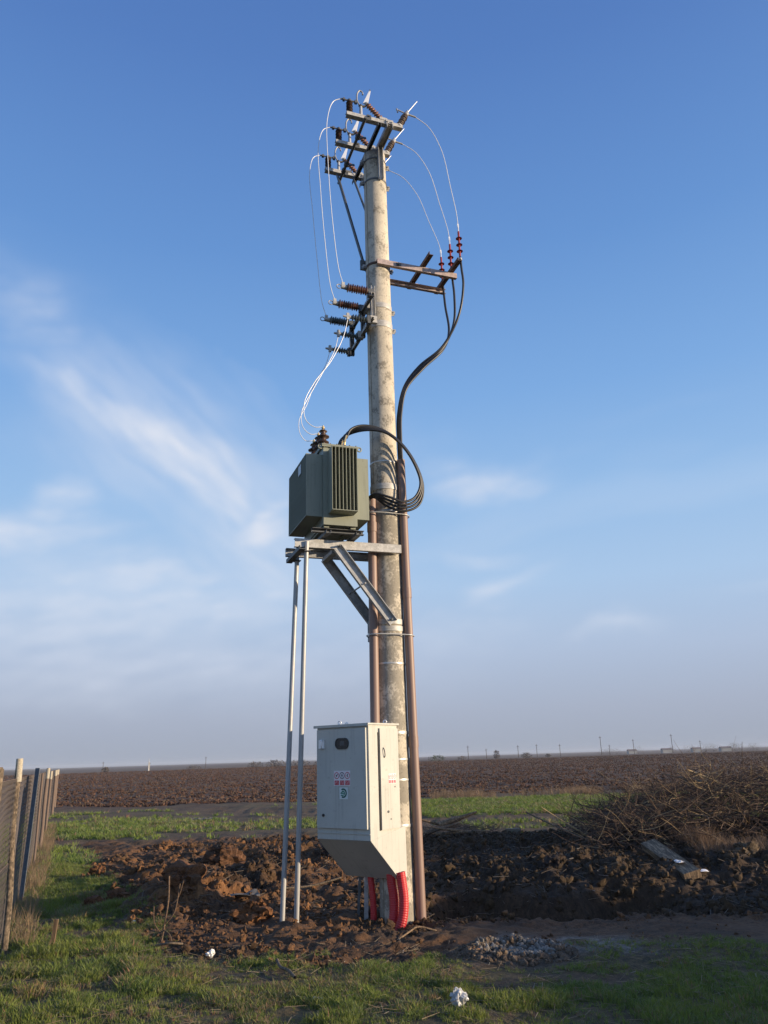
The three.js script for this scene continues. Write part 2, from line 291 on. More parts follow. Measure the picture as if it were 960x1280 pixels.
{
  const lines = (lo, hi, step, ratio, outLo, outHi) => { const m = []; for (let v = lo; v <= hi + 1e-6; v += step) m.push(v); let s = step, v = lo; const a = []; while (v > outLo) { s *= ratio; v -= s; a.unshift(v); } s = step; v = hi; while (v < outHi) { s *= ratio; v += s; m.push(v); } return a.concat(m); };
  const xs = lines(-5.2, 5.4, 0.036, 1.045, -4200, 4200), zs = lines(-6.2, 3.9, 0.036, 1.04, -4500, 120);
  const nx = xs.length, nz = zs.length, P = new Float32Array(nx * nz * 3), C = new Float32Array(nx * nz * 3), UV = new Float32Array(nx * nz * 2), I = [];
  const cSoil = [0.15, 0.078, 0.037], cBlack = [0.066, 0.043, 0.025], cClay = [0.29, 0.14, 0.055], cGrass = [0.095, 0.112, 0.022], cDry = [0.16, 0.115, 0.05], cField = [0.118, 0.062, 0.038], cTrack = [0.15, 0.092, 0.05], cAsh = [0.34, 0.32, 0.29];
  const mix = (a, b, t) => [lerp(a[0], b[0], t), lerp(a[1], b[1], t), lerp(a[2], b[2], t)];
  for (let j = 0; j < nz; j++) for (let i = 0; i < nx; i++) {
    const x = xs[i], z = zs[j], k = j * nx + i;
    P[k * 3] = x; P[k * 3 + 1] = height(x, z); P[k * 3 + 2] = z; UV[k * 2] = x; UV[k * 2 + 1] = z;
    const n1 = fbm(x * 1.3 + 4, z * 1.3 + 9, 3), n2 = fbm(x * 5 + 6, z * 5 + 1, 3);
    let c = mix(cDry, cTrack, ss(0.35, 0.6, n1));
    c = mix(c, cGrass, Math.min(1, grassAmt(x, z) * 1.1));
    const s = soilAmt(x, z);
    if (s > 0) {
      let sc = mix(cSoil, cClay, ss(0.46, 0.66, n1 * 0.6 + n2 * 0.4) * ss(1.2, -0.6, x) * ss(1.6, 0.4, z + 0.4) * 0.75);
      sc = mix(sc, cBlack, Math.max(ss(0.1, 1.1, x) * ss(0.6, -0.2, z) * ss(-7.5, -5, z), 0.6 * ss(0.5, 0.66, fbm(x * 1.1 + 60, z * 1.1, 3))) * 0.9);
      c = mix(c, sc, s);
    }
    const tk = trackAmt(x, z) * ss(-7, -9, z); c = mix(c, cTrack, tk * 0.85);
    const f = fieldAmt(x, z);
    c = mix(c, mix(mix(cField, cClay, 0.35 * ss(0.5, 0.75, n1)), cBlack, 0.3 * ss(0.48, 0.62, fbm(x * 0.05 + 3, z * 0.22, 4))), f);
    const d = Math.hypot((x - 1.6) * 0.8, (z - 1.45) * 1.8 - (x - 1.6) * 0.4); c = mix(c, [0.19, 0.14, 0.10], 0.8 * ss(0.62, 0.5, Math.hypot(x - 1.0, (z - 1.78) * 1.25) + (n2 - 0.5) * 0.25)); c = mix(c, cAsh, ss(0.75, 0.35, d + (n2 - 0.5) * 0.9) * 0.75 * ss(0.30, 0.46, n1 * 0.4 + n2 * 0.6));
    if (x < fenceX(z) && z < 2) c = mix(c, mix(cDry, cField, ss(0.4, 0.55, n1)), 0.6);
    C[k * 3] = c[0]; C[k * 3 + 1] = c[1]; C[k * 3 + 2] = c[2];
    if (i < nx - 1 && j < nz - 1) I.push(k, k + nx, k + 1, k + 1, k + nx, k + nx + 1);
  }
  const g = new THREE.BufferGeometry(); g.setAttribute('position', new THREE.BufferAttribute(P, 3)); g.setAttribute('color', new THREE.BufferAttribute(C, 3)); g.setAttribute('uv', new THREE.BufferAttribute(UV, 2)); g.setIndex(I); g.computeVertexNormals();
  const m = new THREE.Mesh(g, M.ground); m.name = 'ground'; m.receiveShadow = m.castShadow = true; m.userData = { kind: 'structure', label: 'dug soil, rough grass, cart track and ploughed field', category: 'ground' }; scene.add(m);
  console.log('ground', nx, nz);
}

// ------------------------------------------------------------ the pole
const PR = y => 0.188 - 0.0030 * y;                       // radius by height
{
  const g = wThing('concrete_pole', 'tall round grey concrete utility pole carrying a transformer', 'utility pole', [PX, -0.35, 0]);
  const o = 0.35, Y = y => y + o;
  const prof = []; for (let i = 0; i <= 60; i++) { const y = -0.35 + (9.93 + 0.35) * i / 60; prof.push(new THREE.Vector2(PR(y), Y(y))); } prof.push(new THREE.Vector2(0, Y(9.93)));
  const lg = new THREE.LatheGeometry(prof, 72); { const u = lg.attributes.uv, p = lg.attributes.position; for (let i = 0; i < u.count; i++) u.setXY(i, u.getX(i), p.getY(i) / 10.3); }
  const sh = part(g, 'shaft', lg, M.concrete);
  for (const a of [-0.86, 2.28]) {                          // mould seams
    const sg = []; for (let i = 0; i < 20; i++) { const y0 = -0.3 + 0.511 * i, y1 = y0 + 0.511; const A = V(Math.sin(a) * (PR(y0) - 0.001), Y(y0), Math.cos(a) * (PR(y0) - 0.001)), B = V(Math.sin(a) * (PR(y1) - 0.001), Y(y1), Math.cos(a) * (PR(y1) - 0.001)); sg.push(section(A, B, V(Math.cos(a), 0, -Math.sin(a)), rect(0.009, 0.007))); }
    part(sh, 'mould_seam', sg, M.seam);
  }
  // steel bands
  for (const [y, h, t, m, nm] of [[9.78, 0.025, 0.006, M.galvDark, 'band'], [9.42, 0.025, 0.006, M.galvDark, 'band'], [8.02, 0.035, 0.006, M.rustSteel, 'band'], [7.36, 0.075, 0.006, M.galvWhite, 'band'], [7.08, 0.09, 0.006, M.galvWhite, 'band'], [5.12, 0.02, 0.004, M.strap, 'band'], [4.79, 0.075, 0.006, M.galvWhite, 'band'], [4.47, 0.02, 0.004, M.strap, 'band'], [3.11, 0.06, 0.006, M.galvWhite, 'band'], [3.03, 0.06, 0.008, M.galvWhite, 'band'], [2.63, 0.022, 0.004, M.strap, 'band'], [1.86, 0.03, 0.004, M.strap, 'band'], [1.575, 0.022, 0.004, M.strap, 'band'], [1.36, 0.022, 0.004, M.strap, 'band'], [0.89, 0.03, 0.004, M.strap, 'band']]) {
    const b = part(g, nm, ringBand(0, 0, Y(y), PR(y) + 0.0015, h, t), m);
    if (y > 7 || Math.abs(y - 3.03) < 0.01) {                             // clamp ears with a bolt
      for (const s of [1, -1]) { const r = PR(y) + 0.004; const d = V(s * Math.cos(TH), 0, -s * Math.sin(TH)); const c = d.clone().multiplyScalar(r + 0.025); c.y = Y(y); const tn = V(Math.sin(TH), 0, Math.cos(TH));
        part(b, 'clamp_ear', [section(c.clone().addScaledVector(tn, -0.022), c.clone().addScaledVector(tn, -0.016), d, rect(0.06, 0.05)), section(c.clone().addScaledVector(tn, 0.016), c.clone().addScaledVector(tn, 0.022), d, rect(0.06, 0.05)), cyl(c.clone().addScaledVector(tn, -0.05), c.clone().addScaledVector(tn, 0.05), 0.008, 0.008, 8), cyl(c.clone().addScaledVector(tn, 0.022), c.clone().addScaledVector(tn, 0.036), 0.014, 0.014, 6)], m === M.strap ? M.strap : M.galv); }
    }
  }
}

// ------------------------------------------------------------ switch on the pole head
{
  const g = eThing('line_switch', 'three-pole switch of steel arms and brown insulators on the pole head', 'line switch', [0, 9.39, 0]);
  // saddle channels up the head of the pole, rails along the row, struts down to the pole
  part(g, 'head_channel', section(V(0.02, 9.39, PR(9.5) + 0.045), V(0.02, 9.925, PR(9.9) + 0.045), V(1, 0, 0).negate(), poly([[-0.035, -0.025], [0.035, -0.025], [0.035, 0.025], [0.027, 0.025], [0.027, -0.017], [-0.027, -0.017], [-0.027, 0.025], [-0.035, 0.025]])), M.galv);
  part(g, 'rail', section(V(0.03, 9.965, -0.66), V(0.03, 9.965, 0.60), V(0, -1, 0), uShape(0.07, 0.09, 0.008)), M.galv);
  part(g, 'rail', section(V(-0.115, 9.965, -0.64), V(-0.115, 9.965, 0.58), V(0, -1, 0), uShape(0.05, 0.05, 0.007)), M.galvDark);
  part(g, 'operating_shaft', cyl(V(-0.33, 9.975, -0.72), V(-0.33, 9.975, 0.62), 0.021, 0.021, 14), M.galvDark);
  for (const z of [-0.44, -0.57 + 0.27, 0.25]) part(g, 'shaft_lever', [section(V(-0.33, 9.975, z), V(-0.2, 10.01, z - 0.02), V(0, 1, 0), rect(0.03, 0.012)), cyl(V(-0.33, 9.975, z - 0.03), V(-0.33, 9.975, z + 0.03), 0.034, 0.034, 14)], M.galvDark);
  part(g, 'strut', section(V(-0.40, 9.96, -0.52), V(-0.15, 8.14, -0.11), V(1, 0, 0), lShape(0.045, 0.045, 0.006)), M.galvDark);
  part(g, 'strut', section(V(-0.16, 9.96, -0.50), V(-0.06, 9.02, -0.165), V(1, 0, 0), lShape(0.035, 0.035, 0.006)), M.galvDark);
  part(g, 'strut_foot', [box(-0.215, -0.125, 8.05, 8.2, -0.125, -0.095)], M.galvDark);
  for (const z of [0.53, 0.0, -0.57]) {
    const y = 10.015, arm = part(g, 'cross_arm', section(V(-0.585, y + 0.02, z), V(0.235, y + 0.02, z), V(0, 0, -1), uShape(0.075, 0.055, 0.006)), M.galvWhite);
    part(arm, 'clamp_plate', [box(-0.30, -0.235, y - 0.03, y + 0.062, z + 0.039, z + 0.048), bolt(V(-0.268, y + 0.03, z + 0.047), V(0, 0, 1))], M.galvDark); part(arm, 'clamp_plate', [box(-0.02, 0.09, y - 0.035, y + 0.064, z + 0.039, z + 0.049), bolt(V(0.0, y + 0.02, z + 0.048), V(0, 0, 1)), bolt(V(0.065, y + 0.02, z + 0.048), V(0, 0, 1))], M.galvWhite);
    // fixed upright insulator with the line clamp
    const a = part(g, 'upright_insulator', insulator(V(-0.535, y + 0.05, z), V(-0.535, y + 0.25, z), 0.028, 0.047, 7), M.darkCer);
    part(a, 'insulator_cap', [cyl(V(-0.535, y + 0.25, z), V(-0.535, y + 0.285, z), 0.032, 0.026, 14), cyl(V(-0.66, y + 0.268, z), V(-0.42, y + 0.275, z), 0.012, 0.012, 10), box(-0.63, -0.60, y + 0.25, y + 0.285, z - 0.02, z + 0.02), box(-0.46, -0.425, y + 0.25, y + 0.30, z - 0.018, z + 0.018)], M.galvDark);
    // tilting insulator with blade and arcing horn
    const d = part(g, 'tilting_insulator', insulator(V(-0.075, y + 0.09, z), V(-0.275, y + 0.285, z), 0.024, 0.043, 7), M.brownCer);
    part(d, 'insulator_foot', [cyl(V(-0.055, y + 0.07, z), V(-0.08, y + 0.095, z), 0.04, 0.035, 14), box(-0.11, 0.0, y + 0.045, y + 0.085, z - 0.045, z + 0.045)], M.galvWhite); part(d, 'insulator_head', cyl(V(-0.275, y + 0.285, z), V(-0.295, y + 0.305, z), 0.03, 0.026, 14), M.galvWhite);
    const bl = new THREE.ExtrudeGeometry(poly([[-0.335, y + 0.29], [-0.265, y + 0.31], [-0.222, y + 0.53], [-0.24, y + 0.535]]), { depth: 0.012, bevelEnabled: true, bevelSize: 0.003, bevelThickness: 0.003, bevelSegments: 1 }); bl.translate(0, 0, z - 0.006);
    part(d, 'blade', [bl], M.alu); part(d, 'blade_tip', cyl(V(-0.232, y + 0.52, z), V(-0.226, y + 0.56, z), 0.011, 0.009, 8), M.galvDark);
    part(d, 'arcing_horn', tube([V(-0.30, y + 0.26, z - 0.03), V(-0.36, y + 0.26, z - 0.03), V(-0.405, y + 0.32, z - 0.03), V(-0.408, y + 0.46, z - 0.03), V(-0.37, y + 0.53, z - 0.03), V(-0.33, y + 0.51, z - 0.03), V(-0.328, y + 0.47, z - 0.03)], 0.011, 8, 36), M.galv);
    const s = part(g, 'support_post', cyl(V(-0.37, y + 0.05, z), V(-0.37, y + 0.22, z), 0.024, 0.02, 14), M.plastic);
    part(s, 'post_cap', [cyl(V(-0.40, y + 0.225, z), V(-0.29, y + 0.25, z), 0.011, 0.011, 8), cyl(V(-0.37, y + 0.215, z), V(-0.37, y + 0.245, z), 0.026, 0.02, 12)], M.galvDark);
    // leaning insulator on the right end
    const r = part(g, 'leaning_insulator', insulator(V(0.195, y + 0.05, z), V(0.30, y + 0.275, z), 0.032, 0.05, 6), M.greyBrown);
    part(r, 'insulator_cap', [cyl(V(0.30, y + 0.27, z), V(0.322, y + 0.32, z), 0.036, 0.03, 14), cyl(V(0.30, y + 0.30, z), V(0.455, y + 0.285, z), 0.013, 0.013, 10), cyl(V(0.19, y + 0.33, z), V(0.31, y + 0.30, z), 0.010, 0.010, 8), cyl(V(0.19, y + 0.31, z - 0.02), V(0.175, y + 0.37, z - 0.02), 0.012, 0.012, 8), cyl(V(0.325, y + 0.31, z), V(0.33, y + 0.365, z), 0.016, 0.012, 10)], M.galv);
    part(r, 'spike', cyl(V(0.33, y + 0.33, z), V(0.49, y + 0.58, z), 0.008, 0.006, 8), M.alu);
    part(r, 'insulator_foot', cyl(V(0.187, y + 0.03, z), V(0.20, y + 0.06, z), 0.045, 0.04, 14), M.galvWhite);
  }
}

// ------------------------------------------------------------ bracket with the cable ends, on the right
{
  const g = eThing('cable_bracket', 'steel ladder bracket holding red cable ends beside the pole', 'bracket', [0.19, 7.94, 0]);
  for (const s of [1, -1]) { const z = s * (PR(8) + 0.03); const a = part(g, 'bracket_arm', section(V(-0.08, 8.0, z), V(1.10, 8.0, z), V(0, 0, -s), uShape(0.05, 0.075, 0.006)), M.redSteel); part(a, 'arm_bolt', [bolt(V(0.22, 8.0, z + s * 0.025), V(0, 0, s), 0.014, 0.03), box(0.19, 0.26, 7.975, 8.02, z + s * 0.022 - 0.004, z + s * 0.022 + 0.012)], M.galvDark); }
  for (const x of [0.595, 1.02]) { const b = part(g, 'cross_angle', section(V(x, 8.065, -0.34), V(x, 8.065, 0.5), V(1, 0, 0), lShape(0.06, 0.05, 0.007)), M.rustSteel); for (const z of [-0.19, 0.19]) part(b, 'angle_bolt', bolt(V(x + 0.005, 8.04, z), V(0, 1, 0), 0.012, 0.03), M.galv); }
}
const termZ = [0.44, 0.145, -0.165];
termZ.forEach((z, i) => {
  const where = ['front', 'middle', 'rear'][i];
  const g = eThing('high_voltage_cable', `black cable with a red finned end at the ${where} of the ladder bracket`, 'power cable', [1.02, 8.05, z]);
  const off = (i - 1) * 0.032, x = 1.055;
  part(g, 'cable', tube([V(x, 8.15, z), V(x + 0.01, 7.95, z), V(x + 0.03 - 0.012 * i, 7.72, lerp(z, 0.2, 0.08)), V(1.02 + 0.012 * i, 7.26, lerp(z, 0.17, 0.4)), V(0.84 + off * 0.3, 6.86 - 0.015 * i, lerp(z, 0.16, 0.85) + off), V(0.53 + off * 0.4, 6.53 - off, 0.12 + off), V(0.30, 6.21 - off, 0.10 + off), V(0.205 + off * 0.3, 5.80, 0.09 + off), V(0.195 + off * 0.3, 5.42, 0.085 + off * 0.8), V(0.20 + off * 0.3, 5.05, 0.085 + off * 0.6)], 0.0165, 10, 90), M.black);
  const t = part(g, 'cable_end', insulator(V(x, 8.12, z), V(x, 8.56, z), 0.014, 0.014, 1), M.redTerm);
  for (let k = 0; k < 3; k++) part(t, 'fin', cyl(V(x, 8.235 + k * 0.105, z), V(x, 8.26 + k * 0.105, z), 0.044, 0.016, 18), M.redTerm);
  part(t, 'lug', [cyl(V(x, 8.55, z), V(x, 8.66, z), 0.010, 0.008, 8), box(x - 0.012, x + 0.012, 8.63, 8.69, z - 0.004, z + 0.004)], M.alu);
  part(t, 'saddle', [ringBand(x, z, 8.11, 0.017, 0.03, 0.008, 16)], M.galv);
});

// ------------------------------------------------------------ fuse and arrester frame, on the left
{
  const g = eThing('fuse_frame', 'steel frame with brown fuse insulators and grey arresters on the pole', 'fuse frame', [-0.19, 7.0, 0]);
  part(g, 'frame_bar', section(V(-0.215, 7.36, -0.62), V(-0.215, 7.36, 0.38), V(0, -1, 0), uShape(0.035, 0.045, 0.005)), M.galvWhite);
  part(g, 'frame_bar', section(V(-0.215, 7.02, -0.68), V(-0.215, 7.02, 0.34), V(0, -1, 0), uShape(0.035, 0.045, 0.005)), M.galvWhite);
  part(g, 'frame_upright', section(V(-0.15, 7.07, 0.19), V(-0.15, 7.60, 0.19), V(0, 0, 1), uShape(0.04, 0.055, 0.006)), M.galvWhite);
  part(g, 'frame_upright', section(V(-0.20, 6.98, -0.1), V(-0.20, 7.40, -0.1), V(0, 0, 1), uShape(0.04, 0.055, 0.006)), M.galvDark);
  part(g, 'frame_upright', section(V(-0.225, 6.93, -0.52), V(-0.225, 7.40, -0.52), V(0, 0, 1), uShape(0.04, 0.06, 0.006)), M.galvDark);
  part(g, 'corner_plate', [box(-0.20, -0.11, 7.03, 7.13, 0.175, 0.225), bolt(V(-0.155, 7.08, 0.225), V(0, 0, 1), 0.016, 0.02)], M.galvWhite);
  part(g, 'corner_plate', [box(-0.275, -0.19, 6.97, 7.07, -0.16, -0.09), bolt(V(-0.23, 7.02, -0.09), V(0, 0, 1), 0.016, 0.02)], M.galvWhite);
  part(g, 'clamp_arm', section(V(-0.2, 7.36, 0.0), V(-0.165, 7.36, 0.0), V(0, 1, 0), rect(0.08, 0.2)), M.galv);
  part(g, 'clamp_arm', section(V(-0.2, 7.08, 0.0), V(-0.167, 7.08, 0.0), V(0, 1, 0), rect(0.08, 0.2)), M.galv);
  [0.33, -0.06, -0.48].forEach((z, i) => {
    const f = part(g, 'fuse_insulator', insulator(V(-0.275, 7.41, z), V(-0.565, 7.41, z), 0.033, 0.060, 9), i < 2 ? M.brownCer : M.greyIns);
    part(f, 'fuse_clamp', [cyl(V(-0.565, 7.41, z), V(-0.63, 7.41, z), 0.032, 0.026, 14), box(-0.625, -0.585, 7.41, 7.475, z - 0.015, z + 0.015)], M.galvWhite);
    const ring = new THREE.TorusGeometry(0.03, 0.006, 8, 20); ring.translate(-0.66, 7.41, z); part(f, 'pull_ring', ring, M.galv);
    part(f, 'fuse_foot', [cyl(V(-0.24, 7.41, z), V(-0.28, 7.41, z), 0.034, 0.034, 14), box(-0.265, -0.19, 7.335, 7.44, z - 0.03, z + 0.03)], M.galvDark);
  });
  [0.30, -0.13, -0.55].forEach((z, i) => {
    const f = part(g, 'arrester', insulator(V(-0.27, 7.0, z), V(-0.50, 7.0, z), 0.022, 0.046, 6), M.greyIns);
    part(f, 'arrester_clamp', [cyl(V(-0.50, 7.0, z), V(-0.60, 7.0, z), 0.024, 0.012, 12), box(-0.555, -0.52, 6.955, 7.05, z - 0.016, z + 0.016)], M.galvWhite);
    part(f, 'arrester_foot', [box(-0.28, -0.24, 6.94, 7.05, z - 0.035, z + 0.035)], M.galvDark);
  });
}
// jumper wires
const eWire = (name, label, cat, pts, r, mat, group) => { const g = tube(pts, r, 7, 80); const m = top(name, label, cat, g, mat, group); const p = m.position; const b = p.clone(); m.position.copy(toW(b.x, b.y, b.z)); m.rotation.y = TH; return m; };
[[0.53, 0.33], [0, -0.06], [-0.57, -0.48]].forEach(([z, z2], i) => eWire('jumper_wire', `bare wire arching down to the fuses from the ${['front', 'middle', 'rear'][i]} upright insulator`, 'wire',
  [V(-0.655, 10.285, z), V(-0.76, 10.215, lerp(z, z2, .05)), V(-0.845 + i * .01, 9.9, lerp(z, z2, .15)), V(-0.825 + i * .02, 9.2, lerp(z, z2, .4)), V(-0.755 + i * .015, 8.35, lerp(z, z2, .7)), V(-0.66, 7.65, lerp(z, z2, .95)), V(-0.605, 7.46, z2)], 0.0052, M.wire));
[[0.53, 0.44], [0, 0.145], [-0.57, -0.165]].forEach(([z, z2], i) => eWire('jumper_wire', `bare wire arching to the red cable end at the ${['front', 'middle', 'rear'][i]} of the bracket`, 'wire',
  [V(0.45, 10.30, z), V(0.65, 10.19, lerp(z, z2, .1)), V(0.84, 9.86, lerp(z, z2, .3)), V(0.965, 9.25, lerp(z, z2, .65)), V(1.04, 8.85, lerp(z, z2, .9)), V(1.055, 8.68, z2)], 0.0052, M.wire));
const bushZ = [0.27, 0.05, -0.17];
[0.30, -0.13, -0.55].forEach((z, i) => eWire('drop_wire', `bare wire from the ${['front', 'middle', 'rear'][i]} arrester down to a transformer bushing`, 'wire',
  [V(-0.54, 6.96, z), V(-0.60 - i * 0.01, 6.70, lerp(z, bushZ[i], .2)), V(-0.76 - i * 0.02, 6.34, lerp(z, bushZ[i], .4)), V(-0.98 + i * 0.03, 6.0, lerp(z, bushZ[i], .6)), V(-1.10 + i * 0.03, 5.72, lerp(z, bushZ[i], .8)), V(-1.08 + i * 0.02, 5.50, bushZ[i]), V(-0.97, 5.42, bushZ[i]), V(-0.875, 5.435, bushZ[i])], 0.0048, M.wire));

// ------------------------------------------------------------ transformer
{
  const g = eThing('transformer', 'grey-green oil transformer with cooling fins on the pole platform', 'transformer', [-0.7, 4.08, 0]);
  const tank = part(g, 'tank', [box(-0.905, -0.50, 4.155, 5.11, -0.50, 0.42)], M.tfGreen);
  part(tank, 'lid', [box(-0.925, -0.48, 5.11, 5.128, -0.52, 0.44), box(-0.925, -0.48, 5.131, 5.147, -0.52, 0.44)], M.tfGreen);
  { const b = []; for (let i = 0; i < 6; i++) b.push(cyl(V(-0.90 + i * 0.079, 5.10, 0.43), V(-0.90 + i * 0.079, 5.16, 0.43), 0.008, 0.008, 6)); for (let i = 0; i < 10; i++) b.push(cyl(V(-0.915, 5.10, -0.5 + i * 0.1), V(-0.915, 5.16, -0.5 + i * 0.1), 0.008, 0.008, 6)); part(tank, 'lid_bolts', b, M.galvDark).userData.kind = 'stuff'; }
  for (const [x, z] of [[-0.94, 0.41], [-0.465, 0.43]]) { const r = new THREE.TorusGeometry(0.025, 0.009, 8, 18); r.translate(x, 5.115, z); part(tank, 'lifting_eye', r, M.tfGreen); }
  // fin packs: front, back, left, right
  const fins = (nm, n, fn) => { const [r0, r1] = fn(-1), p = part(g, nm, r0, M.tfGreen); part(p, 'fin_rail', r1, M.tfGreen); for (let i = 0; i < n; i++) part(p, 'fin', fn(i), M.tfGreen); };
  fins('front_fin_pack', 8, i => i < 0 ? [box(-0.85, -0.545, 4.285, 4.293, 0.421, 0.594), box(-0.85, -0.545, 5.055, 5.062, 0.421, 0.594)] : box(-0.85 + i * 0.0428, -0.85 + i * 0.0428 + 0.0065, 4.293, 5.055, 0.421, 0.594));
  fins('rear_fin_pack', 8, i => i < 0 ? [box(-0.85, -0.545, 4.285, 4.293, -0.672, -0.501), box(-0.85, -0.545, 5.03, 5.037, -0.672, -0.501)] : box(-0.85 + i * 0.0428, -0.85 + i * 0.0428 + 0.0065, 4.293, 5.03, -0.672, -0.501));
  for (const s of [0, 1]) {
    const x0 = s ? -0.499 : -1.10, x1 = s ? -0.335 : -0.906;
    fins(s ? 'right_fin_pack' : 'left_fin_pack', 22, i => i < 0 ? [box(x0, x1, 4.262, 4.270, -0.53, 0.365), box(x0, x1, 5.022, 5.030, -0.53, 0.365)] : box(x0, x1, 4.270, 5.022, -0.53 + i * 0.0423, -0.53 + i * 0.0423 + 0.0065));
  }
  part(g, 'name_plate', [box(-1.106, -1.1005, 4.86, 4.98, 0.0, 0.13)], M.plastic);
  // skids
  for (const z of [0.33, -0.42]) part(g, 'skid', section(V(-1.02, 4.105, z), V(-0.40, 4.105, z), V(0, 0, 1), uShape(0.06, 0.05, 0.006)), M.galvDark);
  for (const x of [-0.86, -0.50]) part(g, 'runner', section(V(x, 4.060, -0.56), V(x, 4.060, 0.47), V(0, 1, 0), uShape(0.038, 0.06, 0.006)), M.galvDark);
  for (const x of [-0.86, -0.54]) part(g, 'foot_block', [box(x - 0.03, x + 0.03, 4.131, 4.154, -0.46, 0.38)], M.tfGreen);
  bushZ.forEach(z => {
    const x = -0.865, b = part(g, 'bushing', new THREE.LatheGeometry([[0, 5.147], [0.05, 5.147], [0.05, 5.165], [0.036, 5.18], [0.036, 5.215], [0.068, 5.222], [0.07, 5.232], [0.034, 5.26], [0.034, 5.285], [0.072, 5.295], [0.074, 5.305], [0.032, 5.335], [0.028, 5.365], [0.05, 5.37], [0.04, 5.385], [0.016, 5.39], [0, 5.39]].map(([a, c]) => new THREE.Vector2(a, c)), 22).translate(x, 0, z), M.darkCer);
    part(b, 'stud', [cyl(V(x, 5.39, z), V(x, 5.45, z), 0.009, 0.009, 8), cyl(V(x, 5.41, z), V(x, 5.43, z), 0.02, 0.02, 6)], M.brass);
    part(b, 'clamp_ring', ringBand(x, z, 5.157, 0.048, 0.018, 0.016, 18), M.galvDark);
  });
  [0.30, 0.16, 0.02, -0.12].forEach(z => { const x = -0.61; const b = part(g, 'low_voltage_bushing', cyl(V(x, 5.147, z), V(x, 5.21, z), 0.026, 0.02, 14), M.darkCer); part(b, 'lug', [cyl(V(x, 5.21, z), V(x + 0.01, 5.27, z), 0.014, 0.014, 8), section(V(x + 0.005, 5.25, z), V(x + 0.03, 5.34, z), V(0, 0, 1), rect(0.03, 0.016))], M.brass); });
  part(g, 'filler_pipe', [cyl(V(-0.73, 5.147, -0.1), V(-0.73, 5.21, -0.1), 0.03, 0.03, 14), cyl(V(-0.73, 5.21, -0.1), V(-0.73, 5.23, -0.1), 0.038, 0.038, 12)], M.tfGreen);
}
// low-voltage cables: from the transformer lid, over the pole, back to the left pipe
[0.30, 0.16, 0.02, -0.12].forEach((z, i) => {
  const o = (i - 1.5) * 0.035, zf = 0.255 + i * 0.036;
  eWire('low_voltage_cable', `black cable looping past the pole, ${['outermost', 'second', 'third', 'innermost'][i]} of the four loops`, 'power cable',
    [V(-0.58, 5.31, z), V(-0.54 - o * .4, 5.42 - o * .3, lerp(z, zf, .4)), V(-0.36, 5.515 - i * 0.022, lerp(z, zf, .8)), V(-0.10, 5.495 - i * 0.028, zf), V(0.15 - i * 0.012, 5.32 - i * 0.025, zf + 0.02), V(0.345 - i * 0.022, 5.05 - i * 0.012, zf), V(0.425 - i * 0.026, 4.79, zf - 0.02), V(0.365 - i * 0.034, 4.56 + i * 0.015, zf - 0.02), V(0.17 - i * 0.02, 4.455 + i * 0.026, zf - 0.01), V(-0.06, 4.50 + i * 0.026, zf - 0.02), V(-0.215, 4.60 + i * 0.012, 0.235 + i * 0.008), V(-0.262 - o * 0.25, 4.60, 0.165 + o * 0.3), V(-0.262 - o * 0.2, 4.45, 0.135 + o * 0.2)], 0.0155, M.black);
});

// ------------------------------------------------------------ platform under the transformer
{
  const g = eThing('transformer_platform', 'galvanised steel platform with braces and two tall pipe legs', 'platform', [-1.1, -0.1, 0]);
  for (const s of [1, -1]) {
    const z = s * 0.222;
    part(g, 'platform_beam', section(V(-1.20, 3.97, z), V(0.10, 3.97, z), V(0, 0, -s), uShape(0.055, 0.10, 0.007)), s > 0 ? M.galvWhite : M.galv);
    const b = part(g, 'brace', section(V(-0.70, 3.935, z + s * 0.045), V(-0.04, 3.075, z + s * 0.045), V(0, 0, 1), uShape(0.05, 0.115, 0.007)), M.galv);
    part(b, 'brace_bolt', [cyl(V(-0.68, 3.95, z), V(-0.68, 3.95, z + s * 0.09), 0.012, 0.012, 6), cyl(V(-0.07, 3.11, z - s * 0.05), V(-0.07, 3.11, z + s * 0.1), 0.012, 0.012, 6)], M.galvDark);
  }
  part(g, 'tie_rod', cyl(V(-0.38, 3.52, -0.30), V(-0.38, 3.52, 0.31), 0.010, 0.010, 8), M.galv);
  part(g, 'end_beam', section(V(-1.13, 3.895, -0.36), V(-1.13, 3.895, 0.34), V(0, 1, 0), uShape(0.045, 0.07, 0.007)), M.galvDark);
  part(g, 'cross_beam', section(V(-0.72, 3.895, -0.22), V(-0.72, 3.895, 0.22), V(0, 1, 0), uShape(0.045, 0.07, 0.007)), M.galvWhite);
  part(g, 'clamp_block', [box(-0.235, -0.19, 3.0, 3.14, -0.09, 0.06), box(-0.235, -0.19, 2.9, 2.97, -0.09, 0.06)], M.galvDark);
  for (const [tz, bx, bz, gy] of [[0.26, -1.10, -0.02, -0.12], [-0.20, -1.21, -0.20, -0.15]]) {
    const l = part(g, 'leg', cyl(V(bx, gy, bz), V(-1.065, 3.985, tz), 0.027, 0.027, 20), M.galv);
    part(l, 'leg_bracket', [box(-1.10, -1.03, 3.86, 3.868, tz - 0.05, tz + 0.05)], M.galvDark);
  }
}

